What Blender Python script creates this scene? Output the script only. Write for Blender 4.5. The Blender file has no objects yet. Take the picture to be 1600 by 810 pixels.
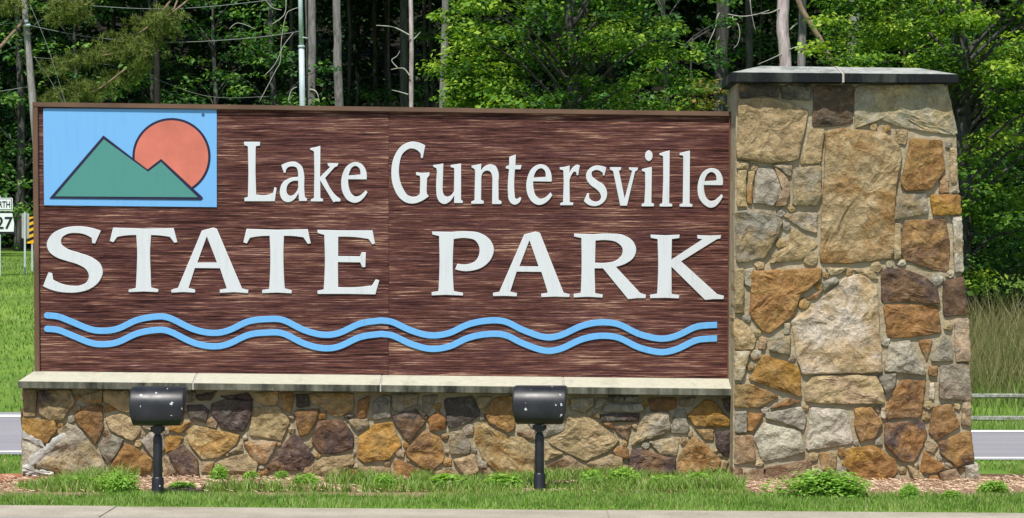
import bpy, bmesh, math, random
import numpy as np
from mathutils import Vector, noise

random.seed(7)
rng = np.random.default_rng(11)
scene = bpy.context.scene
COL = scene.collection

# ------------------------------------------------------------------ camera, sky, sun, exposure
F, ZC = 4480.0, 1.55            # focal length in photo pixels (1600 wide), eye height
cam = bpy.data.cameras.new('camera')
cam.lens = 36.0 * F / 1600.0
cam.sensor_width = 36.0
cam.clip_end = 2000.0
camo = bpy.data.objects.new('camera', cam)
camo.location = (0, 0, ZC)
camo.rotation_euler = (math.radians(90), 0, 0)
COL.objects.link(camo)
scene.camera = camo

SUN_EL, SUN_AZ = 60.0, 195.0    # azimuth clockwise from +Y: behind the camera, a little to its left
world = bpy.data.worlds.new('World'); scene.world = world; world.use_nodes = True
wn = world.node_tree.nodes; wn.clear()
sky = wn.new('ShaderNodeTexSky'); sky.sky_type = 'NISHITA'; sky.sun_disc = False
sky.sun_elevation = math.radians(SUN_EL); sky.sun_rotation = math.radians(SUN_AZ)
bg = wn.new('ShaderNodeBackground'); bg.inputs['Strength'].default_value = 0.10
wo = wn.new('ShaderNodeOutputWorld')
world.node_tree.links.new(sky.outputs[0], bg.inputs[0]); world.node_tree.links.new(bg.outputs[0], wo.inputs[0])
sun = bpy.data.lights.new('sun', 'SUN'); sun.energy = 4.2; sun.angle = math.radians(0.53); sun.color = (1.0, 0.955, 0.89)
suno = bpy.data.objects.new('sun', sun); COL.objects.link(suno)
el, az = math.radians(SUN_EL), math.radians(SUN_AZ)
suno.rotation_euler = Vector((math.sin(az)*math.cos(el), math.cos(az)*math.cos(el), math.sin(el))).to_track_quat('Z', 'Y').to_euler()
suno.location = (-10, -20, 40)
scene.view_settings.view_transform = 'Standard'
scene.view_settings.look = 'None'
scene.view_settings.exposure = 0.38
scene.view_settings.gamma = 1.0
scene.render.engine = 'CYCLES'

# ------------------------------------------------------------------ helpers
def P(px, py, Y):
    return ((px-800.0)*Y/F, Y, ZC-(py-405.0)*Y/F)
def lin(r, g, b):
    f = lambda c: (c/255/12.92) if c/255 <= 0.04045 else ((c/255+0.055)/1.055)**2.4
    return (f(r), f(g), f(b), 1.0)
WL = {}
def link(o, parent=None, loc=(0, 0, 0)):
    COL.objects.link(o)
    if parent is not None:
        o.parent = parent
        pl = WL.get(parent.name, Vector((0, 0, 0)))
    else:
        pl = Vector((0, 0, 0))
    o.location = Vector(loc) - pl
    WL[o.name] = Vector(loc)
    return o
def obj(name, me, mat=None, parent=None, loc=(0, 0, 0)):
    if mat is not None and len(me.materials) == 0:
        me.materials.append(mat)
    return link(bpy.data.objects.new(name, me), parent, loc)
def thing(name, label, cat, loc=(0, 0, 0), group=None, rz=0.0):
    o = bpy.data.objects.new(name, None); o.empty_display_size = 0.2
    link(o, None, loc); o.rotation_euler.z = rz
    return tag(o, label, cat, group)
def tag(o, label, cat, group=None, kind=None):
    if label: o['label'] = label
    if cat: o['category'] = cat
    if group: o['group'] = group
    if kind: o['kind'] = kind
    return o
def struct(o): o['kind'] = 'structure'; return o
def stuff(o, label, cat): o['kind'] = 'stuff'; o['label'] = label; o['category'] = cat; return o

def fast_mesh(name, V, Fa, tone=None, smooth=False):
    """V (n,3) array, Fa (m,k) array of uniform polygons"""
    me = bpy.data.meshes.new(name)
    V = np.ascontiguousarray(V, dtype=np.float32); Fa = np.ascontiguousarray(Fa, dtype=np.int32)
    m, k = Fa.shape
    me.vertices.add(len(V)); me.vertices.foreach_set('co', V.ravel())
    me.loops.add(m*k); me.loops.foreach_set('vertex_index', Fa.ravel())
    me.polygons.add(m)
    me.polygons.foreach_set('loop_start', np.arange(0, m*k, k, dtype=np.int32))
    if smooth: me.polygons.foreach_set('use_smooth', np.ones(m, dtype=bool))
    me.update(calc_edges=True)
    if tone is not None:
        a = me.attributes.new('tone', 'FLOAT', 'FACE')
        a.data.foreach_set('value', np.ascontiguousarray(tone, dtype=np.float32))
    return me
def bm_mesh(name, bm, smooth=False):
    bmesh.ops.recalc_face_normals(bm, faces=bm.faces)
    me = bpy.data.meshes.new(name); bm.to_mesh(me); bm.free()
    if smooth:
        me.polygons.foreach_set('use_smooth', np.ones(len(me.polygons), dtype=bool))
    return me
def bm_box(bm, x0, x1, y0, y1, z0, z1):
    v = [bm.verts.new(p) for p in ((x0,y0,z0),(x1,y0,z0),(x1,y1,z0),(x0,y1,z0),(x0,y0,z1),(x1,y0,z1),(x1,y1,z1),(x0,y1,z1))]
    for f in ((0,1,2,3),(4,5,6,7),(0,1,5,4),(1,2,6,5),(2,3,7,6),(3,0,4,7)):
        bm.faces.new([v[i] for i in f])
    return v
def bm_tube(bm, pts, rads, n=8, cap=True, wob=0.0):
    """tube of n sides through 3-D points"""
    pts = [Vector(p) for p in pts]; rings = []
    for i, p in enumerate(pts):
        d = (pts[min(i+1, len(pts)-1)] - pts[max(i-1, 0)]).normalized()
        a = d.cross(Vector((0, 1, 0)));
        if a.length < 0.1: a = d.cross(Vector((1, 0, 0)))
        a.normalize(); b = d.cross(a).normalized(); r = rads[i] if hasattr(rads, '__len__') else rads
        ring = []
        for k in range(n):
            t = 2*math.pi*k/n
            rr = r*(1+wob*(random.random()-.5))
            ring.append(bm.verts.new(p + a*math.cos(t)*rr + b*math.sin(t)*rr))
        rings.append(ring)
    for r0, r1 in zip(rings, rings[1:]):
        for k in range(n):
            bm.faces.new((r0[k], r0[(k+1) % n], r1[(k+1) % n], r1[k]))
    if cap:
        bm.faces.new(rings[0][::-1]); bm.faces.new(rings[-1])
def bm_prism(bm, pts, y0, y1):
    """polygon given as (x,z), between planes y0 and y1"""
    a = [bm.verts.new((x, y0, z)) for x, z in pts]; b = [bm.verts.new((x, y1, z)) for x, z in pts]
    bm.faces.new(a); bm.faces.new(b[::-1]); n = len(pts)
    for i in range(n): bm.faces.new((a[i], a[(i+1) % n], b[(i+1) % n], b[i]))
def tubes(name, paths, rads, mat, parent=None, n=6, loc=(0,0,0)):
    bm = bmesh.new()
    for p, r in zip(paths, rads): bm_tube(bm, p, r, n)
    return obj(name, bm_mesh(name, bm, True), mat, parent, loc)

# ------------------------------------------------------------------ materials
MATS = {}
class NT:
    def __init__(s, name):
        s.m = bpy.data.materials.new(name); s.m.use_nodes = True
        s.t = s.m.node_tree; s.t.nodes.clear()
        s.out = s.t.nodes.new('ShaderNodeOutputMaterial')
    def n(s, kind, **kw):
        x = s.t.nodes.new(kind)
        for k, v in kw.items(): setattr(x, k, v)
        return x
    def l(s, a, b): s.t.links.new(a, b)
    def coord(s, which='Object', scale=(1,1,1), rand=False, rot=(0,0,0)):
        tc = s.n('ShaderNodeTexCoord'); mp = s.n('ShaderNodeMapping')
        mp.inputs['Scale'].default_value = scale; mp.inputs['Rotation'].default_value = rot
        s.l(tc.outputs[which], mp.inputs['Vector'])
        if rand:
            oi = s.n('ShaderNodeObjectInfo'); mu = s.n('ShaderNodeMath', operation='MULTIPLY'); mu.inputs[1].default_value = 57.0
            s.l(oi.outputs['Random'], mu.inputs[0])
            cb = s.n('ShaderNodeCombineXYZ')
            for i in range(3): s.l(mu.outputs[0], cb.inputs[i])
            s.l(cb.outputs[0], mp.inputs['Location'])
        return mp.outputs[0]
    def noise(s, vec, scale, detail=4, rough=0.55, dist=0.0):
        x = s.n('ShaderNodeTexNoise'); x.inputs['Scale'].default_value = scale; x.inputs['Detail'].default_value = detail
        x.inputs['Roughness'].default_value = rough; x.inputs['Distortion'].default_value = dist
        if vec is not None: s.l(vec, x.inputs['Vector'])
        return x.outputs['Fac']
    def ramp(s, fac, stops):
        r = s.n('ShaderNodeValToRGB'); e = r.color_ramp.elements
        while len(e) < len(stops): e.new(0.5)
        for i, (p, c) in enumerate(stops):
            e[i].position = p; e[i].color = c if len(c) == 4 else (*c, 1)
        s.l(fac, r.inputs[0]); return r.outputs[0]
    def rng(s, fac, a, b, c=0.0, d=1.0):
        r = s.n('ShaderNodeMapRange'); r.inputs[1].default_value = a; r.inputs[2].default_value = b
        r.inputs[3].default_value = c; r.inputs[4].default_value = d; s.l(fac, r.inputs[0]); return r.outputs[0]
    def mix(s, fac, a, b, mode='MIX'):
        m = s.n('ShaderNodeMix', data_type='RGBA', blend_type=mode)
        if isinstance(fac, (int, float)): m.inputs[0].default_value = fac
        else: s.l(fac, m.inputs[0])
        for sock, v in ((m.inputs[6], a), (m.inputs[7], b)):
            if isinstance(v, tuple): sock.default_value = v if len(v) == 4 else (*v, 1)
            else: s.l(v, sock)
        return m.outputs[2]
    def math(s, op, a, b):
        m = s.n('ShaderNodeMath', operation=op)
        for i, v in enumerate((a, b)):
            if isinstance(v, (int, float)): m.inputs[i].default_value = v
            else: s.l(v, m.inputs[i])
        return m.outputs[0]
    def bump(s, h, strength, dist, nrm=None):
        b = s.n('ShaderNodeBump'); b.inputs['Strength'].default_value = strength; b.inputs['Distance'].default_value = dist
        s.l(h, b.inputs['Height'])
        if nrm is not None: s.l(nrm, b.inputs['Normal'])
        return b.outputs[0]
    def bsdf(s, color, rough=0.8, nrm=None, spec=0.3, metal=0.0):
        b = s.n('ShaderNodeBsdfPrincipled')
        for sock, v in (('Base Color', color), ('Roughness', rough), ('Metallic', metal), ('Specular IOR Level', spec)):
            if isinstance(v, tuple): b.inputs[sock].default_value = v if len(v) == 4 else (*v, 1)
            elif isinstance(v, (int, float)): b.inputs[sock].default_value = v
            else: s.l(v, b.inputs[sock])
        if nrm is not None: s.l(nrm, b.inputs['Normal'])
        s.l(b.outputs[0], s.out.inputs[0]); return b

def plain(name, col, rough=0.7, var=0.15, scale=8.0, bump=0.15, spec=0.3, metal=0.0, stretch=(1,1,1)):
    s = NT(name); v = s.coord('Object', stretch)
    n = s.noise(v, scale, 6)
    d = tuple(c*(1-var*1.6) for c in col[:3]); h = tuple(min(1, c*(1+var)) for c in col[:3])
    c = s.mix(s.rng(n, .3, .7), d, h)
    s.bsdf(c, rough, s.bump(s.noise(v, scale*6, 3), bump, 0.004) if bump else None, spec, metal)
    return s.m

def m_leaf(name, dark, mid, light, trans=0.35, rough=0.55, dead=None):
    s = NT(name)
    a = s.n('ShaderNodeAttribute'); a.attribute_name = 'tone'
    c = s.ramp(a.outputs['Fac'], [(0, dark), (.5, mid), (1, light)] if dead is None else [(0, dark), (.45, mid), (.86, light), (.95, dead)])
    d = s.n('ShaderNodeBsdfPrincipled'); d.inputs['Roughness'].default_value = rough; d.inputs['Specular IOR Level'].default_value = 0.25
    s.l(c, d.inputs['Base Color'])
    t = s.n('ShaderNodeBsdfTranslucent'); s.l(s.mix(1.0, c, (1.0, 1.0, .45, 1), 'MULTIPLY'), t.inputs[0])
    m = s.n('ShaderNodeMixShader'); m.inputs[0].default_value = trans
    s.l(d.outputs[0], m.inputs[1]); s.l(t.outputs[0], m.inputs[2]); s.l(m.outputs[0], s.out.inputs[0])
    return s.m

def m_stone():
    s = NT('field_stone')
    v = s.coord('Object', (1,1,1), rand=True)
    oi = s.n('ShaderNodeObjectInfo')
    at = s.n('ShaderNodeAttribute', attribute_type='OBJECT'); at.attribute_name = 'tint'
    lo = s.noise(v, 4.5, 9, .66, .5); mid = s.noise(v, 17, 10, .7, .3); fine = s.noise(v, 85, 6, .7)
    wv = s.n('ShaderNodeVectorMath', operation='MULTIPLY_ADD')      # warped coordinates for chipped facets
    nz = s.n('ShaderNodeTexNoise'); nz.inputs['Scale'].default_value = 9; nz.inputs['Detail'].default_value = 4; s.l(v, nz.inputs['Vector'])
    s.l(nz.outputs['Color'], wv.inputs[0]); wv.inputs[1].default_value = (.16, .16, .16); s.l(v, wv.inputs[2])
    vo = s.n('ShaderNodeTexVoronoi'); vo.inputs['Scale'].default_value = 9; s.l(wv.outputs[0], vo.inputs['Vector'])
    ve = s.n('ShaderNodeTexVoronoi', feature='DISTANCE_TO_EDGE'); ve.inputs['Scale'].default_value = 5.5; s.l(wv.outputs[0], ve.inputs['Vector'])
    c = s.mix(s.rng(lo, .43, .60), oi.outputs['Color'], at.outputs['Color'])
    c = s.mix(s.rng(mid, .36, .60, .75, 0), c, s.mix(1.0, c, (.50, .46, .43, 1), 'MULTIPLY'))
    c = s.mix(s.rng(mid, .55, .72, 0, .45), c, s.mix(.55, c, (.62, .55, .42, 1)))
    c = s.mix(s.rng(fine, .32, .6, .5, 0), c, s.mix(1.0, c, (.48, .45, .42, 1), 'MULTIPLY'))
    crack = s.rng(ve.outputs['Distance'], .0, .025, .55, 0)
    c = s.mix(s.math('MULTIPLY', crack, s.rng(lo, .45, .55)), c, s.mix(1.0, c, (.35, .32, .3, 1), 'MULTIPLY'))
    h = s.math('ADD', mid, s.math('MULTIPLY', fine, .30))
    h = s.math('ADD', h, s.math('MULTIPLY', vo.outputs['Distance'], 1.1))
    s.bsdf(c, .9, s.bump(h, 1.0, .028), .15)
    return s.m
def m_mortar():
    s = NT('mortar'); v = s.coord('Object')
    c = s.mix(s.rng(s.noise(v, 5, 6), .35, .65), lin(156,142,114), lin(190,178,150))
    f = s.noise(v, 120, 5, .7)
    c = s.mix(s.rng(f, .3, .7, .3, 0), c, lin(110,100,82))
    s.bsdf(c, .95, s.bump(s.math('ADD', s.noise(v, 26, 5), s.math('MULTIPLY', f, .4)), .8, .02), .1)
    return s.m
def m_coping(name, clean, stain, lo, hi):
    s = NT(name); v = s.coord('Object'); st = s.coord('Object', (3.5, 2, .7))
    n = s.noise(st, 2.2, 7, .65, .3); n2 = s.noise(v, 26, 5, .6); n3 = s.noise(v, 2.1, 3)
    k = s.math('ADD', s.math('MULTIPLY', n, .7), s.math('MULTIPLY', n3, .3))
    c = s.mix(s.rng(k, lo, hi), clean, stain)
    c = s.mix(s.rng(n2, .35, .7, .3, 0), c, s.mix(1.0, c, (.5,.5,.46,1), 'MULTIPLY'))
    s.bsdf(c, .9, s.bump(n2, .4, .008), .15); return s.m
def m_board():
    s = NT('sandblasted_cedar')
    a = s.noise(s.coord('Object', (3.2, 1, 128), rand=True), 1.0, 4, .65, .1)
    b = s.noise(s.coord('Object', (8.0, 1, 260), rand=True), 1.0, 4, .65, .1)
    lo = s.noise(s.coord('Object', (1.3, 1, 5), rand=True), 1.3, 4, .6)
    k = s.math('ADD', s.math('MULTIPLY', a, .62), s.math('MULTIPLY', b, .38))
    k = s.math('ADD', k, s.math('MULTIPLY', s.math('SUBTRACT', lo, .5), .22))
    c = s.ramp(k, [(.37, lin(32,18,18)), (.455, lin(76,46,42)), (.53, lin(106,68,60)), (.58, lin(134,97,82)), (.64, lin(200,164,138))])
    pur = s.noise(s.coord('Object', (1.7, 1, 60), rand=True), 1.0, 2)
    c = s.mix(s.rng(pur, .5, .66, 0, .22), c, lin(100,70,80))
    s.bsdf(c, .85, s.bump(k, .9, .02), .15); return s.m
def m_paint(name, col, wear, amt=.35, rough=.55):
    s = NT(name); v = s.coord('Object')
    st = s.noise(s.coord('Object', (38, 5, 3.2), rand=True), 1.0, 6, .65); sp = s.noise(v, 60, 3)
    lo = s.noise(v, 2.4, 4)
    c = s.mix(s.math('MULTIPLY', s.rng(st, .5, .72, 0, 1), s.rng(lo, .35, .65, amt*.25, amt)), col, wear)
    c = s.mix(s.rng(sp, .70, .76, 0, .5), c, wear)
    s.bsdf(c, rough, s.bump(st, .15, .003), .3); return s.m
def m_black():
    s = NT('black_paint'); v = s.coord('Object', (1,1,1), rand=True)
    vo = s.n('ShaderNodeTexVoronoi'); vo.inputs['Scale'].default_value = 30; dv = s.n('ShaderNodeVectorMath', operation='MULTIPLY_ADD'); dn = s.n('ShaderNodeTexNoise'); dn.inputs['Scale'].default_value = 60; s.l(v, dn.inputs['Vector']); s.l(dn.outputs['Color'], dv.inputs[0]); dv.inputs[1].default_value = (.03, .03, .03); s.l(v, dv.inputs[2]); s.l(dv.outputs[0], vo.inputs['Vector'])
    vn = s.n('ShaderNodeTexVoronoi'); vn.inputs['Scale'].default_value = 30; s.l(dv.outputs[0], vn.inputs['Vector'])
    sep = s.n('ShaderNodeSeparateColor'); s.l(vn.outputs['Color'], sep.inputs[0])
    lim = s.math('MULTIPLY', s.rng(sep.outputs[0], .84, 1.0, 0, .26), s.rng(s.noise(v, 90, 3), .3, .6, .6, 1.3))
    chip = s.math('LESS_THAN', vo.outputs['Distance'], lim)
    d = s.noise(v, 9, 5)
    c = s.mix(s.rng(d, .35, .7), (.005,.006,.008,1), (.014,.015,.019,1))
    c = s.mix(chip, c, (.55,.55,.56,1))
    s.bsdf(c, s.rng(d, .3, .7, .36, .5), s.bump(s.noise(v, 140, 2), .06, .002), .6); return s.m
def m_ground():
    s = NT('ground'); tc = s.n('ShaderNodeTexCoord'); g = tc.outputs['Object']
    sp = s.n('ShaderNodeSeparateXYZ'); s.l(g, sp.inputs[0])
    n = s.noise(g, .35, 6); n2 = s.noise(g, 6.0, 5); n3 = s.noise(g, 60, 3)
    c = s.mix(s.rng(n, .35, .65), lin(92,132,48), lin(134,168,70))
    c = s.mix(s.rng(n2, .45, .75, 0, .5), c, lin(150,150,84))
    c = s.mix(s.rng(n3, .35, .7, .4, 0), c, lin(60,92,34))
    edge = s.math('ADD', sp.outputs[1], s.rng(n, .3, .7, -6, 6))
    shaded_litter = s.mix(n2, lin(44,38,30), lin(28,32,20))  # leaf litter painted darker than its natural tone, with the woods' shade mixed in
    c = s.mix(s.rng(edge, 92, 100), c, shaded_litter)
    s.bsdf(c, .95, s.bump(n3, .6, .05), .1); return s.m
def m_asphalt():
    s = NT('asphalt'); v = s.coord('Object'); f = s.noise(v, 60, 5, .7); st = s.noise(s.coord('Object', (.3, 3, 1)), 1.0, 5)
    c = s.mix(s.rng(f, .3, .7), lin(128,126,130), lin(160,158,160)); c = s.mix(s.rng(st, .4, .7, 0, .35), c, lin(116,114,118))
    s.bsdf(c, .9, s.bump(f, .4, .01), .2); return s.m
def m_bark(name, a, b, scale=7):
    s = NT(name); v = s.coord('Object', (1,1,.22), rand=True); f = s.noise(v, scale, 8, .7, .5); lo = s.noise(v, 1.1, 3)
    c = s.mix(s.rng(f, .33, .66), a, b); c = s.mix(s.rng(lo, .45, .7, 0, .4), c, s.mix(1., c, (.5,.55,.45,1), 'MULTIPLY'))
    s.bsdf(c, .95, s.bump(f, .9, .05), .1); return s.m
def m_mulch():
    s = NT('mulch'); v = s.coord('Object'); a = s.noise(v, 7, 6); f = s.noise(s.coord('Object', (14, 60, 30)), 3.0, 5, .7)
    c = s.mix(s.rng(f, .3, .7), lin(132,104,80), lin(204,176,150)); c = s.mix(s.rng(a, .45, .7, 0, .5), c, lin(168,134,106))
    s.bsdf(c, .95, s.bump(f, .9, .02), .1); return s.m
def m_concrete():
    s = NT('kerb_concrete'); v = s.coord('Object'); a = s.noise(v, 2.2, 7, .6); f = s.noise(v, 55, 5, .7)
    c = s.mix(s.rng(a, .35, .68), lin(182,173,156), lin(150,142,125)); c = s.mix(s.rng(f, .32, .6, .45, 0), c, lin(108,102,92))
    s.bsdf(c, .9, s.bump(f, .5, .006), .2); return s.m

STONE, MORTAR = m_stone(), m_mortar()
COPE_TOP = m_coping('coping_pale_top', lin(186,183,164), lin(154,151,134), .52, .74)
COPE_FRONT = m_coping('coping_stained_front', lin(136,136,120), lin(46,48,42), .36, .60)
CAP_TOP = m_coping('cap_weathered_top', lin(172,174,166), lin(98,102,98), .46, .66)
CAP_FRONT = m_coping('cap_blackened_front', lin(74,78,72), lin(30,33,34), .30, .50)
JOINT = plain('joint_mortar', lin(176,172,160), .9)
BOARD = m_board()
TRIM = plain('brown_trim', lin(104,80,64), .7, .18, 3, .1, stretch=(1,1,1))
TRIM_S = plain('brown_side_trim', lin(100,66,50), .7, .18, 3, .1)
WHITE = m_paint('white_letter_paint', lin(203,208,210), lin(160,164,168), .4)
SKYB = m_paint('light_blue_paint', lin(112,172,222), lin(84,146,200), .35)
WAVEB = m_paint('wave_blue_paint', lin(104,170,222), lin(74,140,200), .45)
GREENP = m_paint('mountain_green_paint', lin(74,138,130), lin(82,122,108), .45)
CORAL = plain('sun_coral_paint', lin(204,116,98), .6, .15, 3.2, .05)
NAVY = plain('navy_outline_paint', lin(34,34,62), .6)
BLACK = m_black()
LENS = plain('lamp_glass', (.5,.52,.5), .1, .05, 5, 0, .6)
GROUND, ASPH, MULCH, CONC = m_ground(), m_asphalt(), m_mulch(), m_concrete()
LINE = plain('road_line_paint', lin(226,226,222), .8, .12, 6, .1)
CLAY = plain('red_clay', lin(160,108,82), .95, .25, 8, .5)
GRASS = m_leaf('grass_blades', (.09,.18,.025,1), (.21,.37,.06,1), (.37,.50,.14,1), .35, .55, (.46,.40,.22,1))
FARGRASS = m_leaf('hill_grass_blades', (.12,.22,.04,1), (.22,.34,.07,1), (.34,.42,.14,1), .3)
STRAW = m_leaf('tall_dry_grass', (.09,.15,.03,1), (.19,.20,.07,1), (.32,.27,.13,1), .3)
WEED = m_leaf('weed_leaf', (.13,.29,.04,1), (.28,.52,.08,1), (.44,.64,.16,1), .45)
MAPLE = m_leaf('maple_leaf', (.02,.07,.014,1), (.11,.25,.03,1), (.37,.52,.06,1), .42)
MAPLEB = m_leaf('bright_maple_leaf', (.03,.09,.016,1), (.16,.32,.035,1), (.46,.60,.08,1), .45)
OAKL = m_leaf('oak_leaf', (.02,.07,.018,1), (.075,.19,.04,1), (.20,.36,.065,1), .35)
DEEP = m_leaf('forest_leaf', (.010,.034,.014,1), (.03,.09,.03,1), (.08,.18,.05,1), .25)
NEEDLE = m_leaf('pine_needles', (.06,.10,.02,1), (.16,.21,.045,1), (.28,.32,.08,1), .25)
RUST = m_leaf('yellowing_leaf', (.08,.13,.02,1), (.20,.22,.04,1), (.40,.24,.08,1), .35)
BARK = m_bark('grey_bark', lin(88,84,82), lin(152,148,148))
BARKD = m_bark('dark_bark', lin(52,50,48), lin(98,96,94))
BARKX = m_bark('blackish_bark', lin(34,32,30), lin(62,60,56))
BARKP = m_bark('bleached_bark', lin(140,122,122), lin(208,194,196))
BARKB = m_bark('brown_dead_wood', lin(96,80,66), lin(158,138,116))
TWIG = plain('bleached_twig', lin(170,168,160), .9)
POLEW = m_bark('utility_pole_wood', lin(126,122,120), lin(176,172,170), 9)
RAIL = m_bark('weathered_rail', lin(104,106,98), lin(168,170,158), 12)
GALV = plain('galvanised_metal', lin(178,192,196), .5, .1, 4, .05, .5, .0)
WIRE = plain('wire_grey', lin(120,126,122), .6, .1, 5, 0)
SWHITE = plain('sign_white', lin(222,228,228), .5, .05, 4, 0)
SBLACK = plain('sign_black', lin(28,30,32), .5, .05, 4, 0)
SYEL = plain('sign_yellow', lin(232,176,24), .5, .05, 4, 0)
SGREY = plain('sign_back_grey', lin(166,164,158), .6, .1, 4, 0)
SMEAR = plain('white_mortar_smear', lin(182,180,172), .9, .4, 14, .8)

# ------------------------------------------------------------------ terrain
LY = np.array([-80, 21, 31, 36.5, 72, 90, 112, 125, 150, 180, 260, 420])
LZ = np.array([0, 0, -.58, -.45, 1.22, 1.75, 2.15, 3.2, 13, 22, 48, 60.])
RY = np.array([-80, 21, 31, 36.5, 42, 65, 95, 125, 150, 180, 260, 420])
RZ = np.array([0, 0, -.64, -.65, -.91, -.05, .8, 3.0, 13, 22, 48, 60.])
def terrain(x, y):
    x = np.asarray(x, float); y = np.asarray(y, float)
    t = np.clip((x+4.5)/9.0, 0, 1); t = t*t*(3-2*t)
    return (1-t)*np.interp(y, LY, LZ) + t*np.interp(y, RY, RZ)
def gz(x, y): return float(terrain(x, y))
gx = np.unique(np.concatenate([np.linspace(-420, -20, 21), np.linspace(-20, 20, 81), np.linspace(20, 420, 21)]))
gy = np.unique(np.concatenate([np.linspace(-80, 16, 13), np.arange(16, 45, .5), np.arange(45, 130, 2.5), np.linspace(130, 420, 30)]))
X, Y = np.meshgrid(gx, gy); Z = terrain(X, Y)
nx, ny = len(gx), len(gy)
ii = (np.arange(ny-1)[:, None]*nx + np.arange(nx-1)[None, :]).ravel()
ground = obj('ground', fast_mesh('ground', np.stack([X.ravel(), Y.ravel(), Z.ravel()], 1), np.stack([ii, ii+1, ii+nx+1, ii+nx], 1), smooth=True), GROUND)
struct(ground)

def sheet(name, x0, x1, ynear, yfar, dz, mat, nxs=80, nys=10):
    xs = np.linspace(x0, x1, nxs); t = np.linspace(0, 1, nys); V = []
    for tt in t:
        yy = ynear(xs)*(1-tt)+yfar(xs)*tt
        V.append(np.stack([xs, yy, terrain(xs, yy)+dz], 1))
    V = np.concatenate(V); i = (np.arange(nys-1)[:, None]*nxs+np.arange(nxs-1)[None, :]).ravel()
    return obj(name, fast_mesh(name, V, np.stack([i, i+1, i+nxs+1, i+nxs], 1), smooth=True), mat)
cst = lambda c: (lambda x: x*0+c)
struct(sheet('highway', -60, 60, cst(30.8), cst(36.8), .02, ASPH))
struct(sheet('road_line', -60, 60, cst(31.1), cst(31.35), .026, LINE, 80, 3))
struct(sheet('road_line', -60, 60, cst(36.0), cst(36.4), .026, LINE, 80, 3))
struct(sheet('park_road', -60, 60, cst(8.5), lambda x: 17.0-.03*x, .012, ASPH, 40, 4))
kerb_y = lambda x: 17.70-0.085*x        # line between kerb and lawn
kerb = struct(obj('kerb', bpy.data.meshes.new('kerb')))
for k in range(-6, 7):
    x0, x1 = k*3.05-2.47+.0007, (k+1)*3.05-2.47-.0007
    if abs(x0) > 14: continue
    bm = bmesh.new()
    v = bm_box(bm, 0, 1, 0, 1, 0, 1)
    for q in v:
        x = x0 if q.co.x < .5 else x1
        yy = kerb_y(x)-.9 if q.co.y < .5 else kerb_y(x)
        q.co = (x, yy, (-.15 if q.co.z < .5 else .004 + .002*((k*7) % 3)))
    bmesh.ops.bevel(bm, geom=bm.edges[:], offset=.003, segments=2, affect='EDGES')
    obj('kerb_slab', bm_mesh('kerb_slab', bm), CONC, kerb)
struct(sheet('mulch_bed', -3.55, 3.75, lambda x: 18.72+.12*np.sin(x*2.1)+.08*np.sin(x*5.3+1), cst(20.6), .006, MULCH, 120, 8))
struct(sheet('clay_patch', -4.1, -3.1, lambda x: 19.75+.1*np.sin(x*7), lambda x: 20.5+.08*np.sin(x*5), .012, CLAY, 20, 5))
struct(sheet('bare_soil_patch', 3.35, 4.15, lambda x: 19.85+.06*np.sin(x*9), lambda x: 20.5+.05*np.sin(x*6), .010, plain('dark_soil', lin(104,84,62), .95, .3, 14, .6), 20, 5))

# ------------------------------------------------------------------ masonry
PAL = dict(G=(172,137,86), O=(164,123,78), T=(190,169,128), Y=(172,153,114), R=(170,162,144), P=(204,197,176), D=(96,82,79), B=(132,105,80), K=(96,91,82), A=(188,145,74), N=(160,154,139), Q=(184,161,130))
def world_poly(s, org, sc, Yp):
    out = []
    for p in s.split():
        a, b = p.split(','); X0, _, Z0 = P(org[0]+float(a)/sc, org[1]+float(b)/sc, Yp); out.append((X0, Z0))
    return out
def resample(poly, step):
    # cut the corners a little, then cut the edges into steps
    n = len(poly); q = []
    for i in range(n):
        p0, p1, p2 = Vector(poly[i-1]), Vector(poly[i]), Vector(poly[(i+1) % n])
        k = .07
        q.append(p1+(p0-p1)*min(k, .008/max((p0-p1).length, 1e-6)+.03)); q.append(p1+(p2-p1)*min(k, .008/max((p2-p1).length, 1e-6)+.03))
    out = []
    for a, b in zip(q, q[1:]+q[:1]):
        L = (b-a).length; m = max(1, int(round(L/step)))
        for j in range(m): out.append(a+(b-a)*j/m)
    return out
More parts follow.
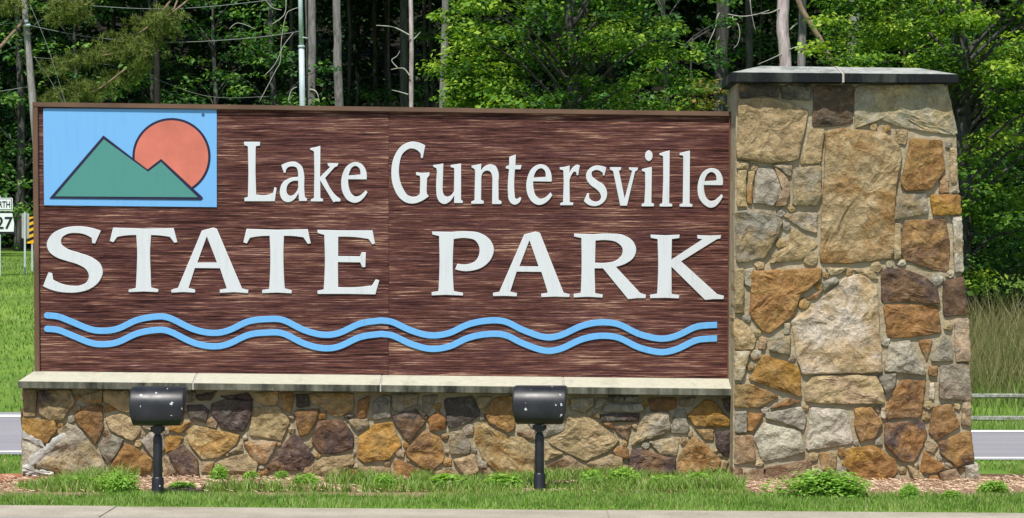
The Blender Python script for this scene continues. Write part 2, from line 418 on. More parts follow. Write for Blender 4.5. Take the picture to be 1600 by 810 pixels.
def make_stone(poly, Yp, parent, ca, cb, depth=.05, proud=.02, rough=.008, axis='y'):
    A = 0.0
    for i in range(len(poly)):
        A += poly[i-1][0]*poly[i][1]-poly[i][0]*poly[i-1][1]
    size = math.sqrt(abs(A)/2)
    step = max(.022, min(.05, size/7))
    pts = resample(poly, step); n = len(pts)
    cx = sum(p.x for p in pts)/n; cz = sum(p.y for p in pts)/n
    sd = random.random()*100
    tilt = (random.uniform(-.05, .05), random.uniform(-.05, .05))
    r = size*.55
    e = 1+.0035/r
    rings = [(e, -depth), (e, proud*.5), (e-.004/r, proud*.9), (e-.014/r, proud)]
    t = 1-.018/r
    inner = [f*t for f in ((.86, .7, .54, .37, .18) if size > .2 else (.78, .5, .22) if size > .11 else (.6, .25))]
    rings += [(f, None) for f in inner]
    V = []; Fc = []
    for f, h in rings:
        for k, p in enumerate(pts):
            jx = .008*noise.noise(Vector((p.x*32+sd, p.y*32, 1.3))); jz = .008*noise.noise(Vector((p.x*32, p.y*32+sd, 4.7)))
            x = cx+(p.x-cx)*f+jx; z = cz+(p.y-cz)*f+jz
            base = proud if h is None else h
            d = noise.noise(Vector((x*9+sd, z*9, sd)))*rough + noise.noise(Vector((x*26+sd, z*26, sd)))*rough*.55
            if h is None: hh = base+.004+d*1.3+tilt[0]*(x-cx)+tilt[1]*(z-cz)
            elif h > 0: hh = base+(d*.7+tilt[0]*(x-cx)+tilt[1]*(z-cz))*(h/proud)
            else: hh = h
            V.append((x-cx, -hh, z-cz))
    d = noise.noise(Vector((cx*9+sd, cz*9, sd)))*rough
    V.append((0, -(proud+.004+d), 0))
    R = len(rings)
    for a in range(R-1):
        for k in range(n):
            k2 = (k+1) % n
            Fc.append((a*n+k, a*n+k2, (a+1)*n+k2, (a+1)*n+k))
    for k in range(n): Fc.append(((R-1)*n+k, (R-1)*n+(k+1) % n, len(V)-1))
    if axis != 'y':   # stone set in a face that looks along +x or -x
        sgn = 1 if axis == '+x' else -1
        V = [(-sgn*v[1], v[0], v[2]) for v in V]; loc = (Yp, cx, cz)
    else:
        loc = (cx, Yp, cz)
    me = bpy.data.meshes.new('stone'); me.from_pydata(V, [], Fc); me.update()
    bm = bmesh.new(); bm.from_mesh(me); bmesh.ops.recalc_face_normals(bm, faces=bm.faces); bm.to_mesh(me); bm.free()
    o = obj('stone', me, STONE, parent, loc)
    bj = random.uniform(.92, 1.22)
    j = lambda c: tuple(max(0., min(1., q*bj*random.uniform(.97, 1.03))) for q in lin(*PAL[c])[:3])
    a = j(ca); o.color = (*a, 1); o['tint'] = list(j(cb))
    return o
def stones(data, org, sc, Yp, parent, xl=None, xr=None):
    for line in data.strip().splitlines():
        code, s = line.strip().split(':')
        poly = world_poly(s, org, sc, Yp)
        ca, cb = code[0], code[1] if len(code) > 1 else code[0]
        xs = [org[0]+float(p.split(',')[0])/sc for p in s.split()]
        edge = (xl and min(xs) < xl) or (xr and max(xs) > xr)
        size = math.sqrt((max(xs)-min(xs))*10)
        PLACED.setdefault(parent.name, []).append(poly)
        make_stone(poly, Yp, parent, ca, cb, .26 if edge else .05, random.uniform(.018, .036), .009 if max(xs)-min(xs) < 60 else .016)

PLACED = {}
def fill_gaps(parent, Yp, outline, count, codes):
    """small chinking stones where the joints between the big stones are wide"""
    st = .006; ox = np.array(outline); x0, z0 = ox.min(0); x1, z1 = ox.max(0)
    xs = np.arange(x0, x1, st); zs = np.arange(z0, z1, st); GX, GZ = np.meshgrid(xs, zs)
    def inside(poly):
        m = np.zeros(GX.shape, bool); n = len(poly)
        for i in range(n):
            (ax, az_), (bx, bz) = poly[i-1], poly[i]
            if az_ == bz: continue
            c = ((az_ > GZ) != (bz > GZ)) & (GX < (bx-ax)*(GZ-az_)/(bz-az_)+ax); m ^= c
        return m
    free = inside(outline)
    for p in PLACED[parent.name]: free &= ~inside(p)
    for k in range(count):
        d = np.zeros(free.shape, np.int16); m = free.copy(); it = 0
        while m.any() and it < 30:
            d += m; it += 1
            e = m.copy(); e[1:] &= m[:-1]; e[:-1] &= m[1:]; e[:, 1:] &= m[:, :-1]; e[:, :-1] &= m[:, 1:]; e[0] = e[-1] = False; e[:, 0] = e[:, -1] = False; m = e
        j = int(d.argmax()); rr = d.flat[j]*st
        if rr < .03: break
        cx, cz = GX.flat[j], GZ.flat[j]; n = random.choice((4, 5, 5, 6)); a0 = random.random()*6
        q = max(.013, rr-.016)
        poly = [(cx+q*random.uniform(.85, 1.25)*math.cos(a0+2*math.pi*i/n), cz+q*random.uniform(.85, 1.25)*math.sin(a0+2*math.pi*i/n)) for i in range(n)]
        make_stone(poly, Yp, parent, random.choice(codes), random.choice('TGR'), .05, .018, .006)
        free &= ((GX-cx)**2+(GZ-cz)**2 > (rr*1.05)**2)
PY, WY = 20.0, 20.32
pillar = thing('stone_pillar', 'tall tapering fieldstone pillar with dark concrete cap at the right end of the sign', 'pillar', (2.33, 20.4, 0))
core_px = [(1151,129),(1480,129),(1494,212),(1498,300),(1502,420),(1511,560),(1518,680),(1526,765),(1145,765),(1147,420)]
bm = bmesh.new()
bm_prism(bm, [(P(a, b, PY)[0], P(a, b, PY)[2]) for a, b in core_px], PY, PY+.80)
obj('mortar_core', bm_mesh('mortar_core', bm), MORTAR, pillar)
stones('''
KG:85,100 235,103 228,148 170,143 85,153
KN:240,103 352,103 346,160 242,154
YT:80,158 170,149 238,160 343,198 330,255 300,385 180,392 74,377
KB:362,106 508,106 505,244 402,258 356,256
RT:514,108 852,98 894,283 880,290 720,268 645,247 602,226 560,250 514,262
TY:352,268 398,268 386,393 310,396 338,300
TG:406,275 470,264 620,280 678,328 688,360 664,500 656,746 500,766 384,764 390,600 400,420
GO:720,302 840,310 848,420 800,488 702,500 685,470
TQ:866,340 892,345 895,465 870,465
OQ:834,445 862,440 861,503 826,503
AO:795,512 905,512 909,585 805,590
RY:690,508 778,505 786,580 655,606 660,570
GB:695,610 850,600 866,700 860,797 800,790 700,755 685,730
PT:876,592 912,592 917,800 884,796
TR:655,620 684,620 684,742 660,752
YR:285,413 388,405 388,520 370,552 283,550
PR:152,413 200,408 240,450 243,500 210,552 160,542 135,542
QG:212,409 262,448 270,500 256,552 216,554 247,500
TQ:74,388 118,388 116,415 75,415
TY:76,424 110,420 106,530 110,556 74,556
TG:116,430 138,428 130,545 112,540
NY:70,572 200,570 244,610 230,650 180,745 72,766
RT:248,592 300,577 372,580 370,655 322,640
TY:276,640 376,695 320,750 200,766 205,738 262,702
RQ:206,400 280,402 276,440 262,438 230,412
TR:866,500 897,475 900,506 868,508
''', (1120,90), 2.3833, PY, pillar, 1158, 1494)
stones('''
OG:110,50 338,40 334,76 270,130 245,195 170,252 145,240 108,190
TP:412,75 470,55 520,100 525,250 536,375 480,380 275,382 262,340 240,210 300,170 360,120
BD:535,45 600,40 680,70 715,110 722,156 620,150 535,150
OB:540,158 716,160 726,250 630,262 555,266
BD:732,85 800,65 814,192 735,196
PN:560,285 625,275 680,387 580,376 543,371
QO:652,275 700,271 681,342
NR:735,260 760,280 766,341 693,341
QR:770,205 816,205 822,341 774,341
TN:742,210 765,220 757,243 736,237
RB:724,358 817,345 828,471 719,463
OQ:690,360 715,358 712,388 687,386
AG:150,320 255,355 270,375 273,456 190,430 104,401
GY:58,415 120,418 200,455 140,491 58,491
BO:172,492 235,460 271,474 202,493
TQ:310,390 450,385 516,390 540,440 540,478 440,482 288,473 284,430
NR:522,386 582,380 576,425 548,446
OB:595,405 677,404 661,521 549,530 545,490
PN:692,415 706,415 703,462 689,462
NP:163,510 270,488 291,530 281,566 215,541 158,525
NR:58,505 98,505 96,571 58,573
OG:102,510 150,515 116,568 101,567
PR:150,540 270,570 286,635 150,669 119,590
PP:305,490 420,500 441,606 289,631
GB:445,495 500,490 536,540 511,591 465,601 450,570
DO:545,540 670,534 682,580 641,667 600,667 544,611
BG:700,490 760,480 787,551 710,602 687,570
TR:797,475 824,475 824,552 793,546
GD:798,570 823,570 834,662 780,682 725,641 719,606
QO:58,585 115,580 127,666 58,677
GT:333,641 386,635 386,692 338,692
OA:430,625 510,615 575,660 586,700 546,739 460,722 407,680
OB:672,633 737,681 716,702 658,702
BQ:155,685 230,675 302,659 306,692 240,730 200,747 165,740
QB:88,700 150,690 157,740 94,737
GT:618,680 660,700 677,737 640,732
BQ:718,705 775,690 797,742 735,750
PN:803,680 846,675 849,732 811,728
BO:688,712 716,712 727,748 689,744
QR:580,712 615,715 622,742 568,744
TY:54,195 100,225 127,270 118,303 57,303
NT:187,260 238,260 236,320 171,306
TP:57,310 107,310 97,345 82,402 57,402
TY:56,45 86,45 86,182 56,186
PT:92,45 118,42 110,100 92,92
OQ:285,143 345,105 322,137
OQ:137,264 162,267 156,302 134,300
PT:219,220 236,220 233,252 217,252
BQ:52,690 82,690 82,742 52,742
PT:535,472 548,482 546,528 534,520
NR:345,85 380,68 396,83 348,112
TQ:440,44 505,48 520,75 495,75
TR:352,38 420,40 400,58 370,62
''', (1120,400), 2.0762, PY, pillar, 1152, 1505)
fill_gaps(pillar, PY, [(P(a, b, PY)[0], P(a, b, PY)[2]) for a, b in [(1153,132),(1476,132),(1490,212),(1494,300),(1498,420),(1507,560),(1514,680),(1520,750),(1150,750),(1152,420)]], 45, 'TYRNQGP')
# the return faces of the pillar, seen only from the side
def side_stones(xface, axis, y0, y1, z0, z1, parent, ftop=None):
    z = z0
    while z < z1-.05:
        h = random.uniform(.14, .34); zt = min(z+h, z1); y = y0
        if z1-zt < .1: zt = z1
        while y < y1-.04:
            w = random.uniform(.14, .4); yt = min(y+w, y1)
            if y1-yt < .1: yt = y1
            j = lambda: random.uniform(.008, .03)
            poly = [(y+j(), z+j()), (yt-j(), z+j()), (yt-j(), zt-j()), (y+j(), zt-j())]
            xf = xface(.5*(z+zt)); ca = random.choice('GOTYRPBQN')
            make_stone(poly, xf, parent, ca, random.choice('GTYRB'), .06, .02, .009, axis)
            y = yt
        z = zt
side_stones(lambda z: np.interp(z, [0, 1.5, 2.4, 2.8], [3.22, 3.12, 3.10, 3.03]), '+x', 20.27, 20.8, .02, 2.76, pillar)
side_stones(lambda z: 1.555+.01*z, '-x', 20.53, 20.8, 2.62, 2.78, pillar)

def hip_slab(name, x0, x1, Yf, Yb, zb0, zb1, zt0, zt1, rx0, rx1, zr0, zr1, hipl, hipr, parent):
    """a slab of a hipped cap between x0 and x1; the ridge runs from rx0 to rx1"""
    bm = bmesh.new(); ym = .5*(Yf+Yb); v = bm.verts.new
    fb0, fb1, bb0, bb1 = v((x0,Yf,zb0)), v((x1,Yf,zb1)), v((x0,Yb,zb0)), v((x1,Yb,zb1))
    ft0, ft1, bt0, bt1 = v((x0,Yf,zt0)), v((x1,Yf,zt1)), v((x0,Yb,zt0)), v((x1,Yb,zt1))
    r0, r1 = v((rx0,ym,zr0)), v((rx1,ym,zr1))
    side = [bm.faces.new(f) for f in ((fb0,fb1,ft1,ft0),(bb1,bb0,bt0,bt1),(fb0,bb0,bb1,fb1))]
    top = [bm.faces.new((ft0,ft1,r1,r0)), bm.faces.new((bt1,bt0,r0,r1))]
    if hipl: side.append(bm.faces.new((fb0,ft0,bt0,bb0))); top.append(bm.faces.new((ft0,r0,bt0)))
    else: side.append(bm.faces.new((fb0,ft0,r0,bt0,bb0)))
    if hipr: side.append(bm.faces.new((fb1,bb1,bt1,ft1))); top.append(bm.faces.new((ft1,bt1,r1)))
    else: side.append(bm.faces.new((fb1,bb1,bt1,r1,ft1)))
    for f in top: f.material_index = 0
    for f in side: f.material_index = 1
    bmesh.ops.bevel(bm, geom=bm.edges[:], offset=.006, segments=2, affect='EDGES', material=1)
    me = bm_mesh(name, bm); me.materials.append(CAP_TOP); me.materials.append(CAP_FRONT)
    return obj(name, me, None, parent)
CYF, CYB = 19.87, 20.75
zt = lambda px: P(0, 113.2+(px-1142)*3.2/356, CYF)[2]; zb = lambda px: P(0, 129.0+(px-1142)*1.6/356, CYF)[2]
xf = lambda px: P(px, 0, CYF)[0]
ym = .5*(CYF+CYB); zr = lambda px: P(0, 103.2+(px-1188)*3.4/249, ym)[2]; xr = lambda px: P(px, 0, ym)[0]
j0, j1 = 1316.5, 1319.0
rj = lambda px: 800+(px-800)*CYF/ym
hip_slab('cap_slab', xf(1142), xf(j0), CYF, CYB, zb(1142), zb(j0), zt(1142), zt(j0), xr(1188), xf(j0), zr(1188), zr(rj(j0)), True, False, pillar)
hip_slab('cap_slab', xf(j1), xf(1498), CYF, CYB, zb(j1), zb(1498), zt(j1), zt(1498), xf(j1), xr(1437), zr(rj(j1)), zr(1437), False, True, pillar)
bm = bmesh.new(); xa, xb = xf(j0)-.002, xf(j1)+.002
bm_box(bm, xa, xb, CYF+.004, CYB-.004, zb(j0)+.004, zt(j0)-.001)
v = [bm.verts.new(p) for p in ((xa, CYF+.004, zt(j0)-.002), (xb, CYF+.004, zt(j0)-.002), (xb, ym, zr(1300)+.004), (xa, ym, zr(1300)+.004))]
bm.faces.new(v)
obj('cap_joint', bm_mesh('cap_joint', bm), JOINT, pillar)

wall = thing('stone_base_wall', 'low fieldstone wall with pale sloping coping carrying the brown park sign', 'stone wall', (-.95, 20.55, 0))
bm = bmesh.new()
bm_prism(bm, [(P(a, b, WY)[0], P(a, b, WY)[2]) for a, b in ((37,604),(1146,615),(1146,770),(35,770))], WY, WY+.42)
obj('mortar_core', bm_mesh('mortar_core', bm), MORTAR, wall)
stones('''
YT:124,133 195,133 196,200 186,270 124,268
TD:205,138 372,133 398,195 332,290 265,296 215,260 203,200
GT:440,163 540,133 536,202 440,197
TY:546,138 682,136 692,252 640,247 546,187
GA:121,283 290,290 299,345 246,417 121,357
BO:394,275 450,220 540,210 547,330 506,422 470,370 420,320
GO:549,214 590,204 612,236 552,252
QT:560,284 640,254 700,290 747,345 702,402 630,372 574,332
RY:302,350 362,310 430,345 480,420 552,500 547,562 440,588 280,562 193,532 250,440 332,370
NB:519,421 580,364 652,394 637,441 575,522 534,462
OG:579,546 665,414 722,440 803,500 798,562 690,588
YN:746,400 790,356 862,362 872,440 812,492
PR:118,362 208,412 238,442 190,500 174,562 118,548
OA:898,320 1017,297 952,362 894,341
AG:879,380 967,379 931,442 874,462
GT:984,345 1030,321 1130,345 1267,369 1236,431 1150,492 1070,497 999,420
BD:889,475 960,419 1042,500 1052,592 965,597
QB:864,482 932,570 866,588
DK:984,214 1060,209 1107,240 1087,302 1000,287
DK:1114,205 1200,181 1332,194 1327,260 1286,352 1180,336 1119,260
DD:1163,166 1310,149 1334,188 1202,177
KD:1034,160 1142,139 1112,186 1050,191
QT:1148,510 1290,468 1362,520 1350,575 1160,570
YN:1203,461 1276,419 1281,451 1240,471
PT:1279,380 1300,359 1306,391 1285,401
NK:984,150 1030,140 1030,186 984,196
DK:700,150 810,142 870,150 880,215 720,230
NT:700,240 860,232 890,300 800,345 760,335
''', (0,570), 3.376, WY, wall, 40, None)
stones('''
TG:55,150 186,140 181,211 100,211 60,186
GT:200,150 269,150 251,256 209,231
TY:59,225 190,219 247,300 201,402 130,387 34,371 44,285
DK:280,160 341,155 351,216 285,226
TG:344,150 581,149 581,236 510,272 470,267 420,226 364,201
BG:274,241 401,235 386,290 341,366 300,372 285,320
OA:400,250 438,250 436,286 399,286
OB:604,190 666,165 666,211 641,281 604,281
TN:554,290 656,285 661,320 605,352
NN:689,200 730,165 776,165 781,281 684,286
NY:784,155 926,154 916,201 831,247 790,241
NY:949,165 1026,160 976,252 944,246
DB:399,295 525,287 582,370 577,441 480,472 400,462 359,400
AG:609,385 690,314 780,304 837,420 771,497 640,512 604,491
DB:789,270 911,234 962,305 876,407 840,371 795,301
OA:974,290 1030,239 1067,290 1062,337 985,351
DK:1059,180 1211,165 1252,260 1201,301 1110,332 1080,327
NY:1231,170 1311,169 1262,236 1240,231
GO:1275,240 1330,175 1430,165 1432,337 1395,357 1300,302 1274,265
GB:854,460 955,349 1037,380 1062,500 1002,557 940,542 889,501
NT:1089,360 1160,349 1197,420 1192,467 1094,472
QT:1104,500 1221,474 1242,560 1175,592
YG:1219,400 1230,320 1264,299 1335,350 1415,378 1476,380 1542,455 1527,590 1365,590 1270,500
TR:1234,480 1286,520 1287,547 1239,537
BQ:1264,555 1300,545 1347,605 1274,610
YT:369,530 420,489 582,474 582,520 500,592 379,577
BD:129,540 180,460 265,364 301,385 377,490 311,557 150,557
QO:0,410 90,399 182,410 151,470 116,527 60,512
BQ:604,551 680,537 777,545 772,610 640,612
OB:794,511 825,499 992,575 987,612 870,617 799,620
TQ:1014,560 1100,544 1152,590 1130,612 1019,600
OQ:509,592 560,549 600,559 637,602 519,606
DK:534,265 582,259 577,281 540,286
OB:79,570 130,549 137,577 90,590
''', (380,570), 3.376, WY, wall)
stones('''
RT:445,180 561,174 567,215 521,252 444,236
NK:644,165 726,164 726,196 644,196
NK:734,170 796,164 796,199 734,196
NR:619,210 811,204 832,240 790,250 614,249
DK:604,262 806,254 796,301 604,301
OB:614,306 661,308 670,337 640,331
QB:674,330 760,317 747,402 690,356
TY:429,268 500,259 570,294 702,395 651,451 520,510 430,467 329,411 344,385 415,350
QB:324,530 440,474 522,545 481,592 410,618 319,577
TB:309,430 406,468 310,507
QT:529,520 660,474 717,490 717,541 660,575 570,556
OB:669,460 690,429 747,440 752,497 700,491
OB:859,175 1002,174 997,231 930,252 869,249
RT:839,255 961,249 967,341 930,367 820,402 764,427 799,340
RN:999,240 1046,234 1067,330 1062,360 969,360 984,300
GA:1059,270 1150,184 1206,200 1287,300 1272,327 1099,322
NY:1014,180 1106,169 1077,216 1019,217
GT:1104,340 1201,334 1197,400 1150,391
DD:1204,355 1288,349 1288,441 1266,482 1209,431
TP:854,405 1017,381 1002,482 920,471
BD:769,445 850,454 940,485 992,490 997,585 880,605 739,585
OT:1014,480 1090,379 1160,420 1237,500 1227,547 1100,584 1009,582
BQ:1169,577 1250,561 1267,610 1190,612
DB:1244,185 1288,179 1288,252 1260,236
QT:1239,500 1277,510 1262,552 1234,549
TO:559,272 602,234 591,282
QB:164,360 250,344 257,397 190,376
NR:584,180 637,179 612,216 574,231
''', (760,570), 3.376, WY, wall)
fill_gaps(wall, WY, [(P(a, b, WY)[0], P(a, b, WY)[2]) for a, b in ((40,612),(1143,622),(1143,752),(38,742))], 60, 'TYRNQGB')
side_stones(lambda z: P(36, 0, WY)[0], '-x', 20.36, 20.72, .02, .66, wall)
def smear(pts, th, seed):       # white mortar smeared over the broken corner
    sm = bmesh.new()
    loop = resample([(P(a/3.376, 570+b/3.376, WY)[0], P(a/3.376, 570+b/3.376, WY)[2]) for a, b in pts], .012)
    n = len(loop); cx = sum(p.x for p in loop)/n; cz = sum(p.y for p in loop)/n
    loop = [Vector((p.x+.018*noise.noise(Vector((p.x*28, p.y*28, seed))), p.y+.018*noise.noise(Vector((p.x*28, p.y*28, seed+7))))) for p in loop]
    rows = []
    for f, hgt in ((1, .0), (.985, .026 if th < .01 else .022), (.8, .031), (.5, .033)):
        rows.append([sm.verts.new((cx+(p.x-cx)*f, WY-hgt-th*(hgt > 0)*random.uniform(.2, 1), cz+(p.y-cz)*f)) for p in loop])
    c = sm.verts.new((cx, WY-.034-th, cz))
    for r0, r1 in zip(rows, rows[1:]):
        for k in range(n): sm.faces.new((r0[k], r0[(k+1) % n], r1[(k+1) % n], r1[k]))
    for k in range(n): sm.faces.new((rows[-1][k], rows[-1][(k+1) % n], c))
    obj('mortar_smear', bm_mesh('mortar_smear', sm), SMEAR, wall)
smear([(119,350),(160,366),(235,412),(240,440),(205,425),(150,400),(119,385)], .003, 1)
smear([(335,360),(350,370),(310,430),(250,470),(190,520),(150,545),(140,500),(225,440),(290,385)], .003, 2)
smear([(118,525),(150,520),(190,550),(285,564),(290,584),(200,592),(120,578)], .02, 3)

ca = (11.6/1110.0)
cy_b = lambda px: 607.0+(px-28)*ca; cy_f = lambda px: 596.2+(px-28)*ca; cy_t = lambda px: 580.4+(px-28)*ca
YF, YB, YE = 20.20, 20.46, 20.80
edges = [27.5, 301.5, 594.5, 880.5, 1146]
for i in range(4):
    a, b = edges[i]+(.9 if i else 0), edges[i+1]-(.9 if i < 3 else 0)
    bm = bmesh.new(); v = bm.verts.new
    def ring(px, hip):
        x = P(px, 0, YF)[0]; pt = 52 if hip else px
        xt = P(52, 0, YB)[0] if hip else x
        zf, zt_, zb_ = P(0, cy_f(px), YF)[2], P(0, cy_t(px), YB)[2], P(0, cy_b(px), YF)[2]
        return [v((x,YF,zb_)), v((x,YF,zf)), v((xt,YB,zt_)), v((xt,YE-.12,zt_)), v((x,YE,zf)), v((x,YE,zb_))]
    r0, r1 = ring(a, i == 0), ring(b, False)
    top, side = [], []
    for k in range(6):
        f = bm.faces.new((r0[k], r1[k], r1[(k+1) % 6], r0[(k+1) % 6])); (top if k in (1, 2, 3) else side).append(f)
    if i == 0:
        top.append(bm.faces.new((r0[1], r0[2], r0[3], r0[4]))); side.append(bm.faces.new((r0[0], r0[1], r0[4], r0[5])))
    else: side.append(bm.faces.new(r0[::-1]))
    side.append(bm.faces.new(r1))
    for f in side: f.material_index = 1
    bmesh.ops.bevel(bm, geom=bm.edges[:], offset=.003, segments=2, affect='EDGES', material=1)
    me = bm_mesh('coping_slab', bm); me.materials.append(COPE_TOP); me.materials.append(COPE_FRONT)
    obj('coping_slab', me, None, wall)

for q in edges[1:4]:
    bm = bmesh.new(); x0, x1 = P(q-1.1, 0, YF)[0], P(q+1.1, 0, YF)[0]; d = .003
    sec = [(YF+d, P(0, cy_b(q), YF)[2]+d), (YF+d, P(0, cy_f(q), YF)[2]-d*.5), (YB, P(0, cy_t(q), YB)[2]-d), (YE-.12, P(0, cy_t(q), YB)[2]-d), (YE-d, P(0, cy_b(q), YF)[2]+d)]
    A = [bm.verts.new((x0, y, z)) for y, z in sec]; B = [bm.verts.new((x1, y, z)) for y, z in sec]
    bm.faces.new(A); bm.faces.new(B[::-1])
    for k in range(5): bm.faces.new((A[k], A[(k+1) % 5], B[(k+1) % 5], B[k]))
    obj('coping_joint', bm_mesh('coping_joint', bm), JOINT, wall)
# ------------------------------------------------------------------ the sign
SY = 20.48                      # front of the boards
sign = thing('park_sign', 'large brown sandblasted wooden sign with raised white letters, mountain emblem and blue waves', 'sign', (-.9, SY+.06, .78))
def quad_prism(name, c, y0, y1, mat, parent, bev=.003):
    bm = bmesh.new(); bm_prism(bm, [(P(a, b, y0)[0], P(a, b, y0)[2]) for a, b in c], y0, y1)
    if bev: bmesh.ops.bevel(bm, geom=bm.edges[:], offset=bev, segments=2, affect='EDGES')
    return obj(name, bm_mesh(name, bm), mat, parent)
def lerp(a, b, t): return a+(b-a)*t
top_y = lambda px: 160.5+(px-52)*15.0/1096; bot_y = lambda px: 581.5+(px-56)*12.0/1087
quad_prism('backing_panel', [(60, top_y(60)+10), (1140, top_y(1140)+10), (1138, bot_y(1138)-3), (60, bot_y(60)-3)], SY+.072, SY+.085, TRIM, sign)
for a, b in ((57, 607.3), (607.45, 1142)):
    ta, tb = a, b
    quad_prism('sign_board', [(ta, top_y(ta)+6), (tb, top_y(tb)+6), (tb if b > 700 else b, bot_y(b)), (a+(2 if a < 100 else 0), bot_y(a))], SY, SY+.07, BOARD, sign)
FYt = SY-.028
quad_prism('frame_top', [(50.5, 159.6), (1148.5, 174.6), (1148.5, 182), (50.5, 167.2)], FYt, SY+.09, TRIM, sign)
quad_prism('frame_side', [(50.5, 167.4), (58.8, 167.5), (62, 581.5), (54, 581.3)], FYt+.003, SY+.088, TRIM, sign)
quad_prism('frame_side', [(1139.5, 182.2), (1148.3, 182.3), (1144.5, 592.9), (1136.5, 592.8)], FYt+.003, SY+.088, TRIM_S, sign)

def smooth_path(s):
    pts = []
    for t in s.split():
        sm_ = t.endswith('*'); a, b = t.rstrip('*').split(','); pts.append((Vector((float(a), float(b))), sm_))
    n = len(pts); out = []
    for i in range(n):
        p0, _ = pts[i-1]; p1, s1 = pts[i]; p2, s2 = pts[(i+1) % n]; p3, _ = pts[(i+2) % n]
        if not s1 and not s2: out.append(p1); continue
        d = (p2-p1).length
        def tan(a, m, b):
            u = (m-a).length; w = (b-m).length
            if u < 1e-6 or w < 1e-6: return (b-a)
            return ((m-a)/u*w+(b-m)/w*u)/(u+w)      # unit-speed tangent
        t1 = tan(p0, p1, p2)*d if s1 else None; t2 = tan(p1, p2, p3)*d if s2 else None
        if t1 is None: t1 = (p2-p1)*1.5-t2*.5
        if t2 is None: t2 = (p2-p1)*1.5-t1*.5
        K = 7
        for k in range(K):
            u = k/K; h = (2*u**3-3*u**2+1, u**3-2*u**2+u, -2*u**3+3*u**2, u**3-u**2)
            out.append(p1*h[0]+t1*h[1]+p2*h[2]+t2*h[3])
    return out
def cut_mesh(name, loops, Yb, th, bevel=.003):
    """loops of photo points on the plane Yb, extruded th towards the viewer (even-odd holes)"""
    cu = bpy.data.curves.new(name, 'CURVE'); cu.dimensions = '2D'; cu.fill_mode = 'BOTH'
    cu.extrude = th/2-bevel; cu.bevel_depth = bevel; cu.bevel_resolution = 1; cu.offset = -bevel
    yf = Yb-th
    for lp in loops:
        sp = cu.splines.new('POLY'); sp.points.add(len(lp)-1); sp.use_cyclic_u = True
        for q, (a, b) in zip(sp.points, lp):
            X0, _, Z0 = P(a, b, yf); q.co = (X0, Z0, 0, 1)
    o = bpy.data.objects.new(name, cu); COL.objects.link(o)
    bpy.context.view_layer.update()
    me = bpy.data.meshes.new_from_object(o.evaluated_get(bpy.context.evaluated_depsgraph_get()))
    bpy.data.objects.remove(o); bpy.data.curves.remove(cu)
    co = np.empty(len(me.vertices)*3, np.float32); me.vertices.foreach_get('co', co); co = co.reshape(-1, 3)
    out = np.stack([co[:, 0], Yb-th/2-co[:, 2], co[:, 1]], 1); me.vertices.foreach_set('co', out.ravel().astype(np.float32))
    me.materials.clear(); me.update(); me.name = name
    return me
S1, S2 = 6.75, 810/130
